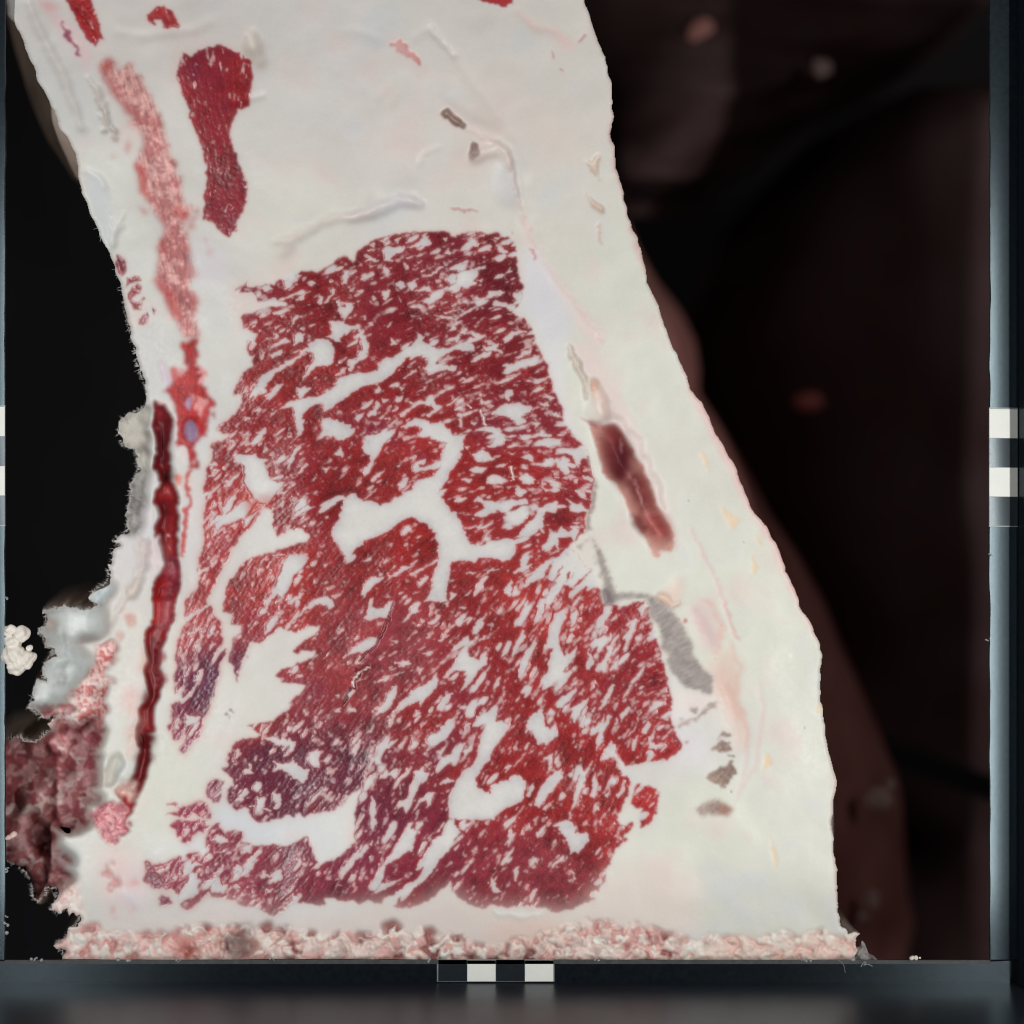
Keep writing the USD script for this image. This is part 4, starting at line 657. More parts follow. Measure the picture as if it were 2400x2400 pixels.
paint("E 1150,1060 1230,1060 1290,1190 1325,1320 1295,1500 1260,1610 1180,1560 1140,1400 1150,1250", (92, 24, 40), 11, 1, -2.2, alpha=.92, hsoft=14)
line("E 860,905 960,940 1080,985 1160,1040 1220,1100", 22, (136, 60, 60), 4, -.3, .7, 1, 5)
paint("E 1380,1450 1470,1440 1560,1640 1600,1760 1640,1932 1540,1932 1450,1760 1380,1600; H 1440,0 1700,0 1800,180 1810,330 1740,330 1560,260", (154, 68, 68), 9, 1, 0, alpha=.9, fibre=.08)
line("E 1320,1560 1410,1700 1455,1850 1500,1932; H 1380,30 1440,130 1500,240", 30, (110, 36, 44), 5, -.8, .85, 2, hsoft=6)
paint("E 1310,1310 1390,1320 1490,1440 1450,1500 1340,1430; 1180,1640 1300,1650 1420,1840 1460,1932 1340,1932 1260,1760", (198, 142, 134), 6, 1, .4, alpha=.8, hsoft=9)
line("E 1225,1085 1240,1180 1250,1260; 1370,1560 1440,1700 1470,1850; 1280,1700 1350,1850", 7, (206, 150, 146), 2, .05, .5, hsoft=5)
line("E 940,480 950,560 1000,660 1035,800 1060,900", 30, (214, 178, 166), 7, -1.6, .7, hsoft=7); line("E 905,420 935,500 930,560", 16, (200, 158, 140), 4, -.8, .8, hsoft=4)
paint("E 900,640 1020,700 1040,860 1090,940 960,900 860,840", (214, 206, 202), 9, 1, -1.5, alpha=.6, hsoft=12); paint("H 1640,940 1780,860 1900,700 1932,900 1830,1080 1730,1000", (226, 196, 188), 9, 1, -.5, alpha=.8, hsoft=9)
line("H 1640,945 1700,960 1760,1000 1820,1080 1900,1020", 14, (206, 170, 150), 4, -.9, .7, hsoft=4)
# --- bottom: sawn bone edge with crumbs under the lower muscle
paint("z 150,2180 300,2150 480,2140 M 560,1130 700,1000 900,1000 1060,1100 1300,1170 1420,1200 N 0,1110 300,1080 500,1080 780,980 820,1090 900,1120 1060,1110 1200,1040 1480,860 1530,980 1720,1080 O 150,1100 560,1090 760,1160 1050,1070 1300,760 1700,500 z 1640,2060 1620,2285 130,2285",
      (220, 200, 194), 22, 1, 0, alpha=.6)
TOPX = [140, 360, 420, 560, 760, 1000, 1150, 1250, 1400, 1500, 1560, 1700, 2030]
TOPY = [2175, 2190, 2165, 2178, 2178, 2182, 2212, 2200, 2160, 2170, 2185, 2200, 2192]
CRUST = (PY > np.interp(PX, TOPX, TOPY) + 7 * n8 + 4 * n3) & BODY & (PX > 130)
TISSUE[CRUST] = len(names)
names.append('sawn_bone')
left_c, mid_c, right_c = CRUST & (PX < 420), CRUST & (PX >= 420) & (PX < 1600), CRUST & (PX >= 1600)
crumble(left_c, 90, 41, (8, 22), [(232, 206, 199), (228, 184, 178), (226, 214, 206)], (206, 134, 130), 1.6, .85, mix=(2, 1.5, 1))
crumble(mid_c, 420, 42, (8, 24), [(222, 196, 188), (208, 160, 154), (230, 214, 206)], (142, 76, 76), 2.2, .92, mix=(2, 2, 1.2))
crumble(right_c, 110, 43, (9, 22), [(234, 214, 205), (232, 196, 186), (232, 222, 212)], (222, 168, 156), 1.4, .8, mix=(2, 1, 2))
paint("M 820,1500 900,1380 1080,1340 1240,1420 1270,1560 1200,1640 1000,1650 880,1640", (112, 84, 80), 10, 3, -3.5, alpha=.85, mottle=.12, hsoft=10); paint("M 230,1480 420,1440 620,1380 800,1420 840,1560 600,1640 230,1640; 1600,1400 1660,1500 1640,1580", (200, 112, 104), 9, 3, -.8, alpha=.7, mottle=.12)
paint("M 480,1560 640,1440 720,1410 760,1450 690,1530 560,1550; N 1290,1400 1420,1400 1440,1540 1320,1570", (232, 216, 208), 4, 2, .8, alpha=.9)
paint("O 1040,1270 1060,1250 1200,1290 1320,1330 1300,1370 1150,1310; 1340,1240 1400,1210 1390,1290; 1640,1300 1700,1290 1680,1370 1760,1440 1660,1440; 1560,1460 1640,1480 1640,1600 1560,1590; 1400,1400 1500,1400 1480,1440", (176, 92, 96), 4, 3, -.8, alpha=.8, mottle=.1)
paint("O 0,1320 200,1330 500,1420 620,1480 500,1520 200,1460 0,1450; 60,1230 300,1260 600,1240 800,1300 700,1380 300,1340", (224, 180, 166), 16, 2, 0, alpha=.6); paint("O 0,1130 200,1120 430,1150 560,1110 630,1140 500,1180 420,1260 330,1270 300,1220 60,1180", (218, 218, 214), 4, 2, .4, alpha=.9)
paint("z 1650,2200 1990,2200 2010,2285 1640,2285", (234, 196, 186), 9, 3, -.4, alpha=.6, mottle=.08)
paint("H 1560,380 1620,330 1800,330 1820,400 1780,440 1690,440 1645,545 1600,480", (208, 158, 148), 8, 1, 0, alpha=.7)
C = np.clip(C, .004, .86)

# --- relief towards the edge of the cut, and the plane's gentle warp
dist = ndi.distance_transform_edt(BODY) * STEP
R = np.where(PX > 1000, 11.0, 12.0)
e = np.clip(1 - dist / R, 0, 1)
H -= (R / 10) * (1 - np.sqrt(np.clip(1 - e ** 2, 0, 1)))
H = g(H, .55)
steep = g(np.isin(TISSUE, [names.index(t) for t in ('blood_groove', 'sawn_flesh', 'pocket_lining', 'bone_shred')]).astype(np.float32), 5)
H = H * (1 - np.clip(steep * 2, 0, 1)) + g(H, 2.3) * np.clip(steep * 2, 0, 1)
H = np.maximum(H, -17.0)


# ---------------------------------------------------------------- materials
def tissue_material(name, rough, spec, bump_scale, bump_strength, coat=0.0, sss=0.0, grain=0.06):
    nodes = {'at': ('attribute', {'attribute': 'tint'}), 'geo': ('geometry', {}),
             'n': ('noise_texture', {'scale': bump_scale, 'detail': 4.0, 'roughness': 0.6}),
             'n2': ('noise_texture', {'scale': bump_scale * 2.3, 'detail': 3.0}),
             'hv': ('map_range', {'from_min': 0.3, 'from_max': 0.7, 'to_min': 1 - grain, 'to_max': 1 + grain}),
             'mul': ('mix_color', {'blend_type': 'multiply', 'fac': 1.0}), 'cc': ('combine_color', {}),
             'rr': ('map_range', {'from_min': 0.3, 'from_max': 0.7, 'to_min': rough - .08, 'to_max': rough + .12}),
             'b': ('bump', {'strength': bump_strength, 'distance': 0.0002}),
             'p': ('principled_bsdf', {'specular_ior_level': spec, 'coat_weight': coat, 'coat_roughness': 0.12,
                                       'subsurface_weight': sss, 'subsurface_scale': 0.0009, 'subsurface_radius': (1.0, 0.45, 0.35)})}
    links = [('geo.position', 'n.vector'), ('geo.position', 'n2.vector'), ('n2.fac', 'hv.value'), ('hv.result', 'cc.r'), ('hv.result', 'cc.g'), ('hv.result', 'cc.b'),
             ('at.color', 'mul.a'), ('cc.color', 'mul.b'), ('mul.result', 'p.base_color'), ('n.fac', 'rr.value'), ('rr.result', 'p.roughness'),
             ('n.fac', 'b.height'), ('b.normal', 'p.normal')]
    return usdkit.material(stage, '/World/Looks/' + name, nodes, links, surface='p.BSDF')


def plain(name, color, rough, spec=.5, metallic=0.0, noise=(300, .15), bump=0.0, color2=None, spec_tint=(1, 1, 1)):
    nodes = {'geo': ('geometry', {}), 'n': ('noise_texture', {'scale': noise[0], 'detail': 4.0}),
             'r': ('rgb_ramp', {'ramp': [(0.3, tuple(np.array(color) * (1 - noise[1]))), (0.7, tuple(np.array(color2 if color2 is not None else color) * (1 + noise[1])))]}),
             'b': ('bump', {'strength': bump, 'distance': 0.0002}),
             'p': ('principled_bsdf', {'roughness': rough, 'specular_ior_level': spec, 'metallic': metallic, 'specular_tint': spec_tint})}
    return usdkit.material(stage, '/World/Looks/' + name, nodes, [('geo.position', 'n.vector'), ('n.fac', 'r.fac'), ('r.color', 'p.base_color'), ('n.fac', 'b.height'), ('b.normal', 'p.normal')], surface='p.BSDF')


M_FAT = tissue_material('fat', .42, .40, 900, .05, grain=.02)
M_LEAN = tissue_material('lean', .27, .50, 2600, .08, grain=.05)
M_WET = tissue_material('wet_tissue', .44, .38, 1500, .2, grain=.08)
M_BONE = tissue_material('bone', .55, .3, 2200, .5, grain=.10)
MAT = {'connective_tissue': M_WET, 'blood_vessel': M_WET, 'blood_groove': M_WET, 'spongy_bone': M_BONE, 'bone_shred': M_FAT, 'sawn_flesh': M_BONE, 'marrow': M_WET, 'ligament': M_FAT,
       'pocket_lining': M_WET, 'sawn_bone': M_FAT, 'fat_layer': M_FAT}

# ---------------------------------------------------------------- naming
used = {}


def numbered(parent, name):
    k = used.get((parent, name), 0)
    used[(parent, name)] = k + 1
    return f'{parent}/{name}' if k == 0 else f'{parent}/{name}_{k:03d}'


def tag(prim, label=None, category=None, group=None, kind=None):
    for k, v in (('label', label), ('category', category), ('group', group), ('kind', kind)):
        if v:
            prim.SetCustomDataByKey(k, v)
    return prim


def thing(name, label=None, category=None, group=None, kind=None, loc=(0, 0, 0)):
    x = UsdGeom.Xform.Define(stage, numbered('/World', name))
    if loc != (0, 0, 0):
        x.AddTranslateOp().Set(loc)
    return tag(x.GetPrim(), label, category, group, kind)


def add(parent, name, mesh, mat, smooth=False):
    path = numbered(parent if isinstance(parent, str) else str(parent.GetPath()), name)
    return usdkit.mesh(stage, path, mesh, mat, smooth=smooth).GetPrim()


# ---------------------------------------------------------------- the cut face as meshes that share their seams
FACE = 0.0030                                  # the face lies just behind the opening


def place(px, py, y):
    """picture units on the plane of the opening -> a point at depth y that is seen there"""
    px, py, y = np.broadcast_arrays(np.asarray(px, float), np.asarray(py, float), np.asarray(y, float))
    s = (DIST + y) / DIST * 1e-4
    return np.stack([(px - 1200) * s, y, (1200 - py) * s], -1)


Yd = FACE - H * 1e-3
V = place(PX, PY, Yd).astype(np.float32)
du = np.gradient(V, axis=1)
dv = np.gradient(V, axis=0)
NRM = np.cross(du, dv)
NRM /= np.linalg.norm(NRM, axis=-1, keepdims=True) + 1e-12
NRM[NRM[..., 1] > 0] *= -1
Vf, Nf, Cf = V.reshape(-1, 3), NRM.reshape(-1, 3).astype(np.float32), np.clip(C, 0, 1).reshape(-1, 3).astype(np.float32)

PART = TISSUE.astype(np.int32).copy()          # 0.. tissues
base = len(names)
owners = []                                    # (name, parent index, label, kind)
plist = [(n, None, None) for n in names]
for k, (nm, _) in enumerate(muscles):
    me = base + len(plist) - len(names)
    plist.append((nm, None, None))
cutm = np.zeros((NY, NX), bool)
LABELS = {'ribeye_muscle': 'broad red marbled eye of the rib', 'side_muscle': 'slender muscle that turns violet at its lower end', 'lower_muscle': 'dark red muscle with slanting streaks of fat',
          'strap_muscle': 'narrow pointed strap of lean at the lower edge'}
over = np.isin(TISSUE, [names.index(t) for t in ('ligament', 'blood_groove', 'connective_tissue', 'sawn_bone') if t in names])
for k, (nm, _) in enumerate(muscles):
    m = (hull_id == k + 1) & LEAN & ~over
    PART[m] = len(names) + k
seam_lab, nseam = ndi.label(FATIN & ~over & BODY)
count = np.bincount(seam_lab.ravel(), minlength=nseam + 1)
big = [c for c in np.argsort(-count) if c and count[c] > 170][:240]
small = FATIN & ~over & BODY & ~np.isin(seam_lab, big)
hulls = hull_id.ravel()
for k, (nm, _) in enumerate(muscles):
    m = small & (hull_id == k + 1)
    if m.sum() > 30:
        PART[m] = len(plist)
        plist.append(('marbling', len(names) + k, 'stuff'))
objs = ndi.find_objects(seam_lab)
for c in big:
    s = objs[c - 1]
    m = seam_lab[s] == c
    owner = np.bincount(hull_id[s][m]).argmax()
    PART[s][m] = len(plist)
    plist.append(('fat_seam', len(names) + owner - 1, None))

cell_in = BODY[:-1, :-1] & BODY[1:, :-1] & BODY[:-1, 1:] & BODY[1:, 1:]
cj, ci = np.nonzero(cell_in)
v00 = cj * NX + ci
quads = np.stack([v00, v00 + NX, v00 + NX + 1, v00 + 1], 1).astype(np.int32)
cpart = PART[cj, ci]
order = np.argsort(cpart, kind='stable')
quads, cpart = quads[order], cpart[order]
starts = np.searchsorted(cpart, np.arange(len(plist) + 1))

carcass = thing('beef_carcass', 'pale beef side whose dark red marbled cut face fills the square opening', 'beef carcass')
root = str(carcass.GetPath())


def face_mesh(path, q, mat):
    ids, inv = np.unique(q, return_inverse=True)
    m = UsdGeom.Mesh.Define(stage, path)
    m.CreatePointsAttr(Vt.Vec3fArray.FromNumpy(np.ascontiguousarray(Vf[ids])))
    m.CreateFaceVertexCountsAttr(Vt.IntArray.FromNumpy(np.full(len(q), 4, np.int32)))
    m.CreateFaceVertexIndicesAttr(Vt.IntArray.FromNumpy(inv.astype(np.int32).ravel()))
    m.CreateSubdivisionSchemeAttr('none')
    m.CreateNormalsAttr(Vt.Vec3fArray.FromNumpy(np.ascontiguousarray(Nf[ids])))
    m.SetNormalsInterpolation('vertex')
    UsdGeom.PrimvarsAPI(m).CreatePrimvar('tint', Sdf.ValueTypeNames.Color3fArray, 'vertex').Set(Vt.Vec3fArray.FromNumpy(np.ascontiguousarray(Cf[ids])))
    UsdShade.MaterialBindingAPI.Apply(m.GetPrim()).Bind(mat)
    return m.GetPrim()


paths = {}
for k, (nm, owner, kind) in enumerate(plist):
    q = quads[starts[k]:starts[k + 1]]
    if not len(q):
        continue
    if owner is not None and owner not in paths:
        owner = None
        if nm == 'marbling':
            nm = 'fat_seam'
    parent = root if owner is None else paths[owner]
    paths[k] = numbered(parent, nm)
    prim = face_mesh(paths[k], q, MAT.get(nm, M_LEAN if 'muscle' in nm else M_FAT))
    tag(prim, LABELS.get(nm), kind=kind)

# the side's thickness: a skirt from the rim of the cut back into the dark
e_all = np.concatenate([quads[:, [0, 1]], quads[:, [1, 2]], quads[:, [2, 3]], quads[:, [3, 0]]])
key = np.sort(e_all, 1)
_, first, cnt = np.unique(key[:, 0].astype(np.int64) * (NX * NY) + key[:, 1], return_index=True, return_counts=True)
rim = e_all[first[cnt == 1]]
ids, inv = np.unique(rim, return_inverse=True)
inv = inv.reshape(-1, 2)
rings = [Vf[ids]]
for back, grow in ((.004, -.0004), (.012, -.0010), (.035, -.002), (.13, -.004)):
    p = Vf[ids].copy()
    nx_, nz_ = Nf[ids][:, 0], Nf[ids][:, 2]
    ln = np.sqrt(nx_ ** 2 + nz_ ** 2) + .15
    p[:, 0] += nx_ / ln * grow
    p[:, 2] += nz_ / ln * grow
    sc = 1 + back / DIST * .75
    p[:, 0] *= sc
    p[:, 2] *= sc
    p[:, 1] += back
    rings.append(p)
n = len(ids)
sv_, sf_ = np.concatenate(rings), []
for r in range(len(rings) - 1):
    a, b = inv[:, 0] + r * n, inv[:, 1] + r * n
    sf_ += [np.stack([a, b, b + n], 1), np.stack([a, b + n, a + n], 1)]
back_poly = sg.Polygon(outline_poly).buffer(-20).simplify(8)
if back_poly.geom_type != 'Polygon':
    back_poly = max(back_poly.geoms, key=lambda p: p.area)
slab = trimesh.creation.extrude_polygon(sg.Polygon([tuple(place(x, y, .05)[[0, 2]]) for x, y in back_poly.exterior.coords]), .07)
slab.apply_transform([[1, 0, 0, 0], [0, 0, 1, 0.045], [0, 1, 0, 0], [0, 0, 0, 1]])
M_SIDE = plain('side_fat', (.62, .50, .45), .5, .35, noise=(60, .18), bump=.3, color2=(.70, .62, .56))
add(carcass, 'side_fat', (sv_, np.concatenate(sf_)), M_SIDE, smooth=60)
add(carcass, 'inner_flesh', slab, M_SIDE)


# loose fibres along the torn left side
ol = sg.Polygon(outline_poly).exterior
fr = np.random.default_rng(77)
cpts, cn = [], []
for k in range(9000):
    q = ol.interpolate(fr.uniform(0, ol.length))
    x, y = q.x, q.y
    if not (x < 420 and 400 < y < 2240 and x > 8) or fr.uniform() > (.15 if y < 700 else 1):
        continue
    q2 = ol.interpolate((ol.project(q) + 12) % ol.length)
    tx, ty = q2.x - x, q2.y - y
    ln = math.hypot(tx, ty) + 1e-6
    nx2, ny2 = ty / ln, -tx / ln
    if not sg.Polygon(outline_poly).contains(sg.Point(x - nx2 * 3, y - ny2 * 3)):
        nx2, ny2 = -nx2, -ny2
    L2 = fr.uniform(2, 9) * (1.6 if fr.uniform() < .06 else 1)
    a2 = fr.normal(0, .6)
    dx, dy = nx2 * math.cos(a2) - ny2 * math.sin(a2), nx2 * math.sin(a2) + ny2 * math.cos(a2)
    curl = fr.normal(0, .25)
    y0 = FACE + .0012
    for t_ in (-.5, 0, .45, 1):
        cpts.append(place(x + dx * L2 * t_ - dy * L2 * curl * t_ * t_, y + dy * L2 * t_ + dx * L2 * curl * t_ * t_, y0))
    cn.append(4)
    if len(cn) >= 900:
        break
bc = UsdGeom.BasisCurves.Define(stage, numbered(root, 'loose_fibres'))
bc.CreateTypeAttr('linear')
bc.CreatePointsAttr(Vt.Vec3fArray.FromNumpy(np.array(cpts, np.float32)))
bc.CreateCurveVertexCountsAttr(Vt.IntArray(cn))
bc.CreateWidthsAttr(Vt.FloatArray.FromNumpy(np.tile(np.array([1.2e-4, 1.0e-4, .7e-4, .2e-4], np.float32), len(cn))))
bc.SetWidthsInterpolation('vertex')
UsdShade.MaterialBindingAPI.Apply(bc.GetPrim()).Bind(plain('fibre_pale', (.45, .43, .41), .5, .3))
tag(bc.GetPrim(), kind='stuff')


# the rib wall that runs back behind the upper left rim
def lofted(rows, right, depth0, bulge, nseg=28, left=None, wob=0.0, seed=3):
    """rows of (picture y, left x, right x) -> a rounded body whose sides turn away; depth0 is its middle depth"""
    r_ = np.random.default_rng(seed)
    ys = np.array([r[0] for r in rows], float)
    yy = np.linspace(ys[0], ys[-1], 90)
    L = np.interp(yy, ys, [r[1] for r in rows])
    Rr = np.interp(yy, ys, [r[2] for r in rows])
    w = ndi.gaussian_filter(r_.standard_normal((90, nseg)), (4, 3), mode='nearest')
    w /= w.std()
    a = np.linspace(math.pi, 0, nseg)
    v = []
    for k in range(90):
        cx_, hw = (L[k] + Rr[k]) / 2, (Rr[k] - L[k]) / 2
        x = cx_ + hw * np.cos(a)
        d = depth0 + bulge * (1 - np.sin(a)) + wob * w[k]
        v.append(place(x, np.full(nseg, yy[k]), d))
    back = [p + np.array([0, .06, 0]) for p in v]
    v = np.array([np.concatenate([p, q[::-1]]) for p, q in zip(v, back)])
    m = v.shape[1]
    f = []
    for k in range(89):
        for s in range(m):
            a0, a1 = k * m + s, k * m + (s + 1) % m
            f += [(a0, a1, a1 + m), (a0, a1 + m, a0 + m)]
    c0, c1 = len(v) * m, len(v) * m + 1
    vv = np.concatenate([v.reshape(-1, 3), v[:1].mean(1), v[-1:].mean(1)])
    for s in range(m):
        f += [(c0, (s + 1) % m, s), (c1, 89 * m + s, 89 * m + (s + 1) % m)]
    t = trimesh.Trimesh(vv, np.array(f), process=False)
    t.fix_normals()
    return t


M_RIBWALL = plain('rib_wall', (.42, .30, .24), .5, .35, noise=(50, .25), color2=(.52, .42, .36))
add(carcass, 'rib_wall', lofted([(-60, -60, 240), (40, 17, 240), (120, 36, 240), (200, 60, 260), (280, 90, 280), (330, 112, 290), (370, 140, 290), (400, 160, 290), (420, 172, 290)], None, .010, .035, wob=.0012), M_RIBWALL, smooth=60)

# ---------------------------------------------------------------- the sides hanging further back
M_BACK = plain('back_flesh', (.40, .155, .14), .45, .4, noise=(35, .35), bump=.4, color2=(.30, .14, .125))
M_PALE = plain('back_fat', (.50, .38, .36), .5, .3, noise=(200, .2))
M_GREYPINK = plain('back_rim', (.50, .38, .35), .5, .3, noise=(80, .2))
hang = thing('hanging_carcass', 'dim brown beef side hanging close behind the pale one at the lower right', 'beef carcass')
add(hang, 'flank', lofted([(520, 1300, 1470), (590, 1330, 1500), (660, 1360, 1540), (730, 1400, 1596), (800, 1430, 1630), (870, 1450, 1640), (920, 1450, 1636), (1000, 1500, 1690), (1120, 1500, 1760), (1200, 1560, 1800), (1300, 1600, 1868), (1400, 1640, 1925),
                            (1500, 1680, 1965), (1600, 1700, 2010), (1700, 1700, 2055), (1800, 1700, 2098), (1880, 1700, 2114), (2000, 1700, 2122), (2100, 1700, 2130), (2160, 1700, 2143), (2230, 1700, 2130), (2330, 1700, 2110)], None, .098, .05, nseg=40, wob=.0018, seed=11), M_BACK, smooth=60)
for (bx, by, sx, sy, sd) in ((2052, 1870, 30, 26, 1), (2042, 2108, 17, 26, 2), (2020, 2150, 14, 10, 3), (2090, 1840, 12, 12, 4)):
    r_ = np.random.default_rng(sd)
    s_ = trimesh.creation.icosphere(3, 1.0)
    d_ = s_.vertices @ r_.normal(0, 1, (3, 6))
    s_.vertices *= (1 + .22 * np.sin(d_ * 2.2).sum(1, keepdims=True) / 3)
    s_.vertices *= np.array([sx, 8, sy]) * 1e-4 * 1.28
    s_.vertices += place(np.array(bx), np.array(by), .099)
    add(hang, 'fat_tag', s_, M_PALE, smooth=60)
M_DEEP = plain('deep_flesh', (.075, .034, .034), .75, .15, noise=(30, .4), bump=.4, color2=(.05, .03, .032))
far = thing('hanging_carcass', 'barely lit reddish beef side far back at the top, right of the pale one', 'beef carcass')
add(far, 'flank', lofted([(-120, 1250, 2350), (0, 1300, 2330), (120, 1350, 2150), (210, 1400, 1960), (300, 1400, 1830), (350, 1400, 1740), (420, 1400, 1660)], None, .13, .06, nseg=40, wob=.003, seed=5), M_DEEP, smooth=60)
for (bx, by, s0, sd) in ((1925, 160, 22, 6), (1650, 75, 34, 7)):
    s_ = trimesh.creation.icosphere(3, 1.0)
    d_ = s_.vertices @ np.random.default_rng(sd).normal(0, 1, (3, 6))
    s_.vertices *= (1 + .2 * np.sin(d_ * 2.2).sum(1, keepdims=True) / 3)
    s_.vertices *= np.array([s0, 10, s0]) * 1e-4 * 1.4
    s_.vertices += place(np.array(bx), np.array(by), .132)
    add(far, 'fat_tag', s_, M_PALE if sd == 6 else M_BACK, smooth=60)
far2 = thing('hanging_carcass', 'near-black beef side far back, filling the gap at the right edge', 'beef carcass')
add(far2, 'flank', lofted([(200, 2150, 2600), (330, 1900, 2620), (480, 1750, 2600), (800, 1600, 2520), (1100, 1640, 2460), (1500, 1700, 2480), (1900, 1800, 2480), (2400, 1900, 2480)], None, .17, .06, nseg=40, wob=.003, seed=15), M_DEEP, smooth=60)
s_ = trimesh.creation.icosphere(3, 1.0)
s_.vertices *= np.array([34, 10, 22]) * 1e-4 * 1.5
s_.vertices += place(np.array(1895), np.array(942), .172)
add(far2, 'fat_tag', s_, plain('back_red', (.42, .12, .11), .5, .3), smooth=60)
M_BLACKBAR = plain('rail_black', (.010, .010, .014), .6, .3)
rail = place(np.array([2040., 2480.]), np.array([1745., 1905.]), .145)
ax = rail[1] - rail[0]
bar = trimesh.creation.box((np.linalg.norm(ax), .012, .0075))
bar.apply_transform(trimesh.transformations.rotation_matrix(-math.atan2(ax[2], ax[0]), [0, 1, 0]))
bar.apply_translation(rail.mean(0))
tag(add('/World', 'steel_rail', bar, M_BLACKBAR), 'black bar slanting across the dark gap at the lower right', 'rail')
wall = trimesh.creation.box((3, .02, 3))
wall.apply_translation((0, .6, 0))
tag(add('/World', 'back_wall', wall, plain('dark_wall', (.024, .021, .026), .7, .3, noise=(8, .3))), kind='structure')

# ---------------------------------------------------------------- the hood with the square opening
M_FRAME = plain('frame_plate', (.010, .014, .019), .25, .62, noise=(900, .25), bump=.03, spec_tint=(.70, .90, 1.0))
M_FLOOR = plain('hood_floor', (.016, .019, .025), .34, .9, noise=(500, .2), bump=.03, spec_tint=(.72, .88, 1.0))
M_LOWER = plain('frame_lower', (.007, .009, .012), .20, .45, noise=(900, .25), bump=.03, spec_tint=(.72, .90, 1.0))
M_EDGE = plain('frame_edge', (.05, .052, .055), .5, .5, noise=(700, .3), bump=.3)
M_WHITE = plain('sticker_white', (.80, .80, .76), .45, .4, noise=(400, .02))
M_GREY = plain('sticker_black', (.016, .020, .025), .24, .62, noise=(600, .1), spec_tint=(.80, .92, 1.0))
M_FILM = plain('sticker_film', (.22, .24, .25), .35, .6, noise=(500, .1))
L_, R_, B_ = 14.0, 2318.0, 2249.0              # the opening
T_IN = -140.0
hood = thing('camera_hood', 'dark satin camera hood around the square opening, with chequered marks on its rim', 'camera hood')
FRONT = -0.0006
THICK = 0.0030


def unproject(x, y, d):
    return place(np.array(float(x)), np.array(float(y)), d)


def roll(x):
    """the rim's face rolls back outwards at the right and at the left"""
    x = np.asarray(x, float)
    return .0006 * (np.clip(x - R_ - 4, 0, 72) / 66) ** 2 + .0006 * (np.clip(L_ - 4 - x, 0, 72) / 66) ** 2


def ragged_bar(x0, y0, x1, y1, name, edge, seed, mat=None):
    """a plate of the rim between picture coordinates; its inner edge is slightly worn"""
    r_ = np.random.default_rng(seed)
    horizontal = edge in 'tb'
    nseg = 160
    t = np.linspace(0, 1, nseg)
    wob = ndi.gaussian_filter(r_.standard_normal(nseg), 1.2) * 1.6 + ndi.gaussian_filter(r_.standard_normal(nseg), 10) * 2
    if horizontal:
        xs = x0 + (x1 - x0) * t
        inner = (y0 if edge == 'b' else y1) + wob
        outer = np.full(nseg, y1 if edge == 'b' else y0)
        A = [(xs, inner), (xs, outer)]
    else:
        ysv = y0 + (y1 - y0) * t
        inner = (x0 if edge == 'r' else x1) + wob
        outer = np.full(nseg, x1 if edge == 'r' else x0)
        A = [(inner, ysv), (outer, ysv)]
    (ix, iy), (ox, oy) = A
    cxx, cyy = 3.0 * np.sign(ox - ix), 3.0 * np.sign(oy - iy)
    cols = [place(ix, iy, FRONT + THICK), place(ix, iy, FRONT + .0004), place(ix + cxx, iy + cyy, FRONT)]
    if not horizontal:
        sgn = np.sign(ox - ix)
        cols += [place(ix + sgn * w_, iy, FRONT + roll(ix + sgn * w_)) for w_ in (10, 20, 30, 40, 50, 60, 70, 80)]
    cols += [place(ox, oy, FRONT + (0 if horizontal else .0009)), place(ox, oy, FRONT + THICK)]
    nc = len(cols)
    v = np.concatenate(cols)
    f = []
    for c in range(nc):
        c2 = (c + 1) % nc
        a = np.arange(nseg - 1)
        f += [np.stack([c * nseg + a, c * nseg + a + 1, c2 * nseg + a + 1], 1), np.stack([c * nseg + a, c2 * nseg + a + 1, c2 * nseg + a], 1)]
    for e_ in (0, nseg - 1):
        f.append(np.array([[e_, k_ * nseg + e_, (k_ + 1) * nseg + e_] for k_ in range(1, nc - 1)]))
    m = trimesh.Trimesh(v, np.concatenate(f), process=False)
    m.fix_normals()
    return add(hood, name, m, mat or M_FRAME, smooth=30)


ragged_bar(L_ - 700, T_IN, L_, B_, 'rim_plate', 'l', 1)
ragged_bar(R_, T_IN, R_ + 700, B_, 'rim_plate', 'r', 2)
ragged_bar(L_ - 700, B_, R_ + 700, B_ + 400, 'rim_plate', 'b', 3, M_LOWER)
ragged_bar(L_ - 700, T_IN - 500, R_ + 700, T_IN, 'rim_plate', 't', 4)
zf = unproject(0, 2303, FRONT)[2]
floor_ = trimesh.creation.box((.30, .075, .004))
floor_.apply_translation((0, FRONT - .0375, zf - .002))
add(hood, 'lower_wall', floor_, M_FLOOR)
xr = unproject(2388, 0, FRONT)[0]
side = trimesh.creation.box((.004, .007, .26))
side.apply_translation((xr + .002, FRONT - .0035, zf + .13))
add(hood, 'side_wall', side, M_FRAME)
lip = trimesh.creation.box((.2304, .0004, .0009))
lip.apply_translation((unproject((L_ + R_) / 2, 0, FRONT)[0], FRONT - .0001, unproject(0, B_ + 5, FRONT)[2]))
add(hood, 'edge_strip', lip, M_EDGE)


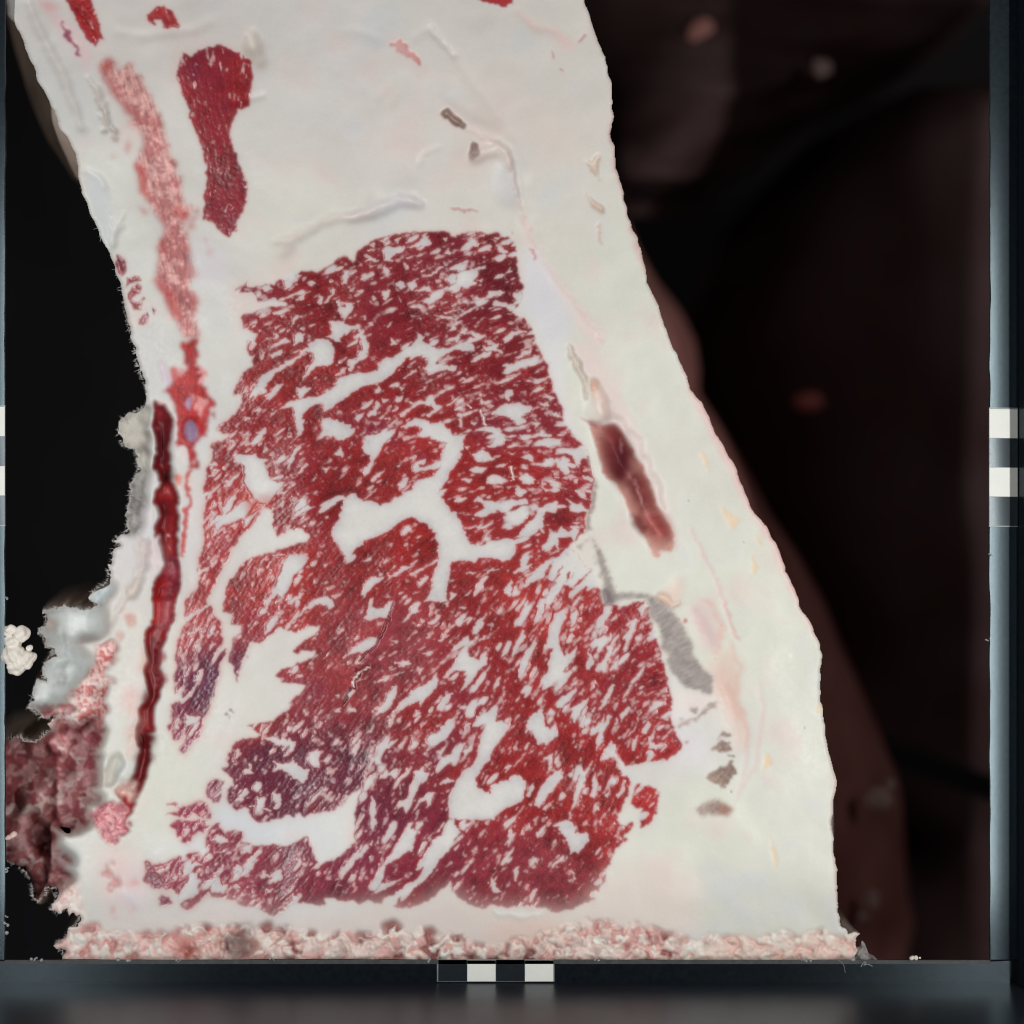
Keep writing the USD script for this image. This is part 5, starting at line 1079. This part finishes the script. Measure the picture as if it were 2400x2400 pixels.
def quad_plate(x0, y0, x1, y1, lift, thick=.00012, skew=0.0):
    n_ = 7
    xs = np.linspace(x0, x1, n_)
    sk = np.linspace(0, skew, n_)
    front = [place(xs, y0 + sk, FRONT - lift + roll(xs)), place(xs, y1 + sk, FRONT - lift + roll(xs))]
    v = np.concatenate(front + [p + np.array([0, thick, 0]) for p in front])
    f = []
    for k in range(n_ - 1):
        a, c, d, e = k, n_ + k, 2 * n_ + k, 3 * n_ + k
        f += [(a, a + 1, c + 1), (a, c + 1, c), (d, e + 1, d + 1), (d, e, e + 1), (a, d, d + 1), (a, d + 1, a + 1), (c, e + 1, e), (c, c + 1, e + 1)]
    for k in (0, n_ - 1):
        f += [(k, n_ + k, 3 * n_ + k), (k, 3 * n_ + k, 2 * n_ + k)]
    m = trimesh.Trimesh(v, f, process=False)
    m.fix_normals()
    return m


def marks(x, y, step, vertical, first_white, width, skew=0.0, extra=None):
    n_ = 4
    if vertical:
        film = add(hood, 'calibration_strip', quad_plate(x - 1, y - 3, x + width + 1, y + n_ * step + 2, .00015, skew=skew), M_FILM, smooth=50)
    else:
        film = add(hood, 'calibration_strip', quad_plate(x - 3, y - 1, x + n_ * step + 2, y + width + 1, .00015), M_FILM)
    for k in range(n_):
        white = (k % 2 == 0) == first_white
        if vertical:
            m = quad_plate(x, y + k * step + .6, x + width, y + (k + 1) * step - .6, .0003, skew=skew)
        else:
            m = quad_plate(x + k * step + .6, y, x + (k + 1) * step - .6, y + width, .0003)
        add(film, 'white_square' if white else 'dark_square', m, M_WHITE if white else M_GREY, smooth=50)


marks(2319, 958, 68.6, True, True, 66, skew=.8)
marks(-54, 953, 69.5, True, True, 65)
marks(1027, 2250, 67.6, False, False, 50)

# crumbs of fat and bone that cling to the rim
M_CRUMB = plain('crumb_fat', (.78, .72, .66), .5, .3, noise=(500, .08), bump=.3)
M_CRUMB2 = plain('crumb_pink', (.66, .46, .42), .5, .3, noise=(700, .2), bump=.4)


def lump(centres, seed, rough=.09):
    import manifold3d
    parts = []
    for (x, y, r, d) in centres:
        s = trimesh.creation.icosphere(3, r * 1e-4)
        s.vertices += unproject(x, y, d)
        parts.append(manifold3d.Manifold(manifold3d.Mesh(s.vertices.astype(np.float32), s.faces.astype(np.uint32))))
    m = parts[0]
    for p in parts[1:]:
        m = m + p
    mm = m.refine_to_length(.00035).to_mesh()
    t = trimesh.Trimesh(mm.vert_properties[:, :3], mm.tri_verts)
    t.merge_vertices()
    t.update_faces(t.nondegenerate_faces())
    t.remove_unreferenced_vertices()
    trimesh.smoothing.filter_taubin(t, lamb=.5, nu=.52, iterations=30)
    r_ = np.random.default_rng(seed)
    d = np.zeros(len(t.vertices))
    for k in range(14):
        q = r_.normal(0, 1, 3)
        d += np.sin(t.vertices @ (q / np.linalg.norm(q)) * r_.uniform(700, 4200) + r_.uniform(0, 6)) / 14
    t.vertices += t.vertex_normals * (d * rough * .013)[:, None]
    return t


t = lump([(22, 1478, 14, -.002), (30, 1505, 20, -.001), (50, 1488, 18, -.001), (32, 1535, 27, -.001), (58, 1546, 22, -.001), (40, 1560, 22, -.001), (72, 1540, 12, -.001), (70, 1520, 7, -.001)], 3)
tag(add('/World', 'fat_crumb', t, M_CRUMB, smooth=60), 'large creamy lump of fat clinging to the left rim of the opening', 'fat crumb')
t = lump([(22, 1962, 6, -.001), (28, 1958, 5, -.001), (32, 1955, 3.5, -.001), (18, 1964, 3, -.001)], 4)
tag(add('/World', 'fat_crumb', t, M_CRUMB2, smooth=60), 'tiny pink crumb on the lower left rim below the sawn bone', 'fat crumb')
r_ = np.random.default_rng(12)
M_BITS = plain('crumb_grey', (.30, .31, .32), .5, .4, noise=(900, .3))
spots = [(14, 2036), (15, 2044), (14, 2150), (15, 2165), (14, 2188), (80, 2249), (98, 2250), (86, 2247), (14, 1402), (640, 2250), (300, 2251), (277, 2249), (1006, 2250), (1880, 2249), (1895, 2251), (2000, 2250), (1400, 2251), (420, 2250), (2318, 1500), (2319, 1300)]
bits = []
for (x, y) in spots:
    for _ in range(3):
        s = trimesh.creation.icosphere(1, r_.uniform(1.6, 3.6) * 1e-4)
        s.vertices *= r_.uniform(.6, 1.4, (1, 3))
        s.vertices += unproject(x + r_.normal(0, 3), y + r_.normal(0, 1.6), FRONT - .0002)
        bits.append(s)
tag(add('/World', 'rim_crumbs', trimesh.util.concatenate(bits), M_BITS), 'scattered tiny grey specks along the rim of the opening', 'crumbs', kind='stuff')
t = lump([(2137, 2244, 5, -.001), (2148, 2245, 4, -.001), (2156, 2245, 3, -.001)], 6, .05)
tag(add('/World', 'fat_crumb', t, M_CRUMB, smooth=60), 'small white crumb on the bottom rim at the right, in front of the dark gap', 'fat crumb')
# shreds beside the sawn corner at the lower right
tuft = sg.Polygon(pts('i 960,1560 985,1500 1005,1490 1015,1460 1030,1475 1040,1500 1050,1530 1080,1545 1100,1565 1100,1590 955,1590'))
tm = trimesh.creation.extrude_polygon(tuft, 40)
tm = trimesh.Trimesh(*trimesh.remesh.subdivide_to_size(tm.vertices, tm.faces, 9))
tv = tm.vertices.copy()
nz_ = np.random.default_rng(8).normal(0, 1, (3,))
dd_ = .006 + tv[:, 2] * 1e-4 + .0012 * np.sin(tv[:, 0] * .21) * np.cos(tv[:, 1] * .17)
tm.vertices = place(tv[:, 0], tv[:, 1], dd_)
tag(add('/World', 'meat_shred', tm, plain('shred_grey', (.46, .43, .43), .5, .3, noise=(500, .25), bump=.5), smooth=50), 'greyish torn shred standing beside the bottom right corner of the pale side', 'meat shred')


def hair(points, w):
    p = np.array(points)
    pts3 = np.array([unproject(x, y, FRONT - .0012) for x, y in p])
    import trimesh.creation as tc
    segs = []
    for a, b in zip(pts3[:-1], pts3[1:]):
        segs.append(tc.cylinder(w * 1e-4, segment=[a, b], sections=5))
    return trimesh.util.concatenate(segs)


M_HAIR = plain('fibre_grey', (.40, .44, .46), .5, .4)
tag(add('/World', 'fibre', hair([(2018, 2266), (2022, 2258), (2027, 2254), (2030, 2257), (2024, 2262), (2036, 2260), (2045, 2265)], .55), M_HAIR), 'curled pale fibre on the bottom rim at the right', 'fibre')
tag(add('/World', 'fibre', hair([(1964, 2250), (1974, 2256), (1979, 2266), (1981, 2280)], .4), M_HAIR), 'long thin fibre hanging over the bottom rim, left of the curled one', 'fibre')
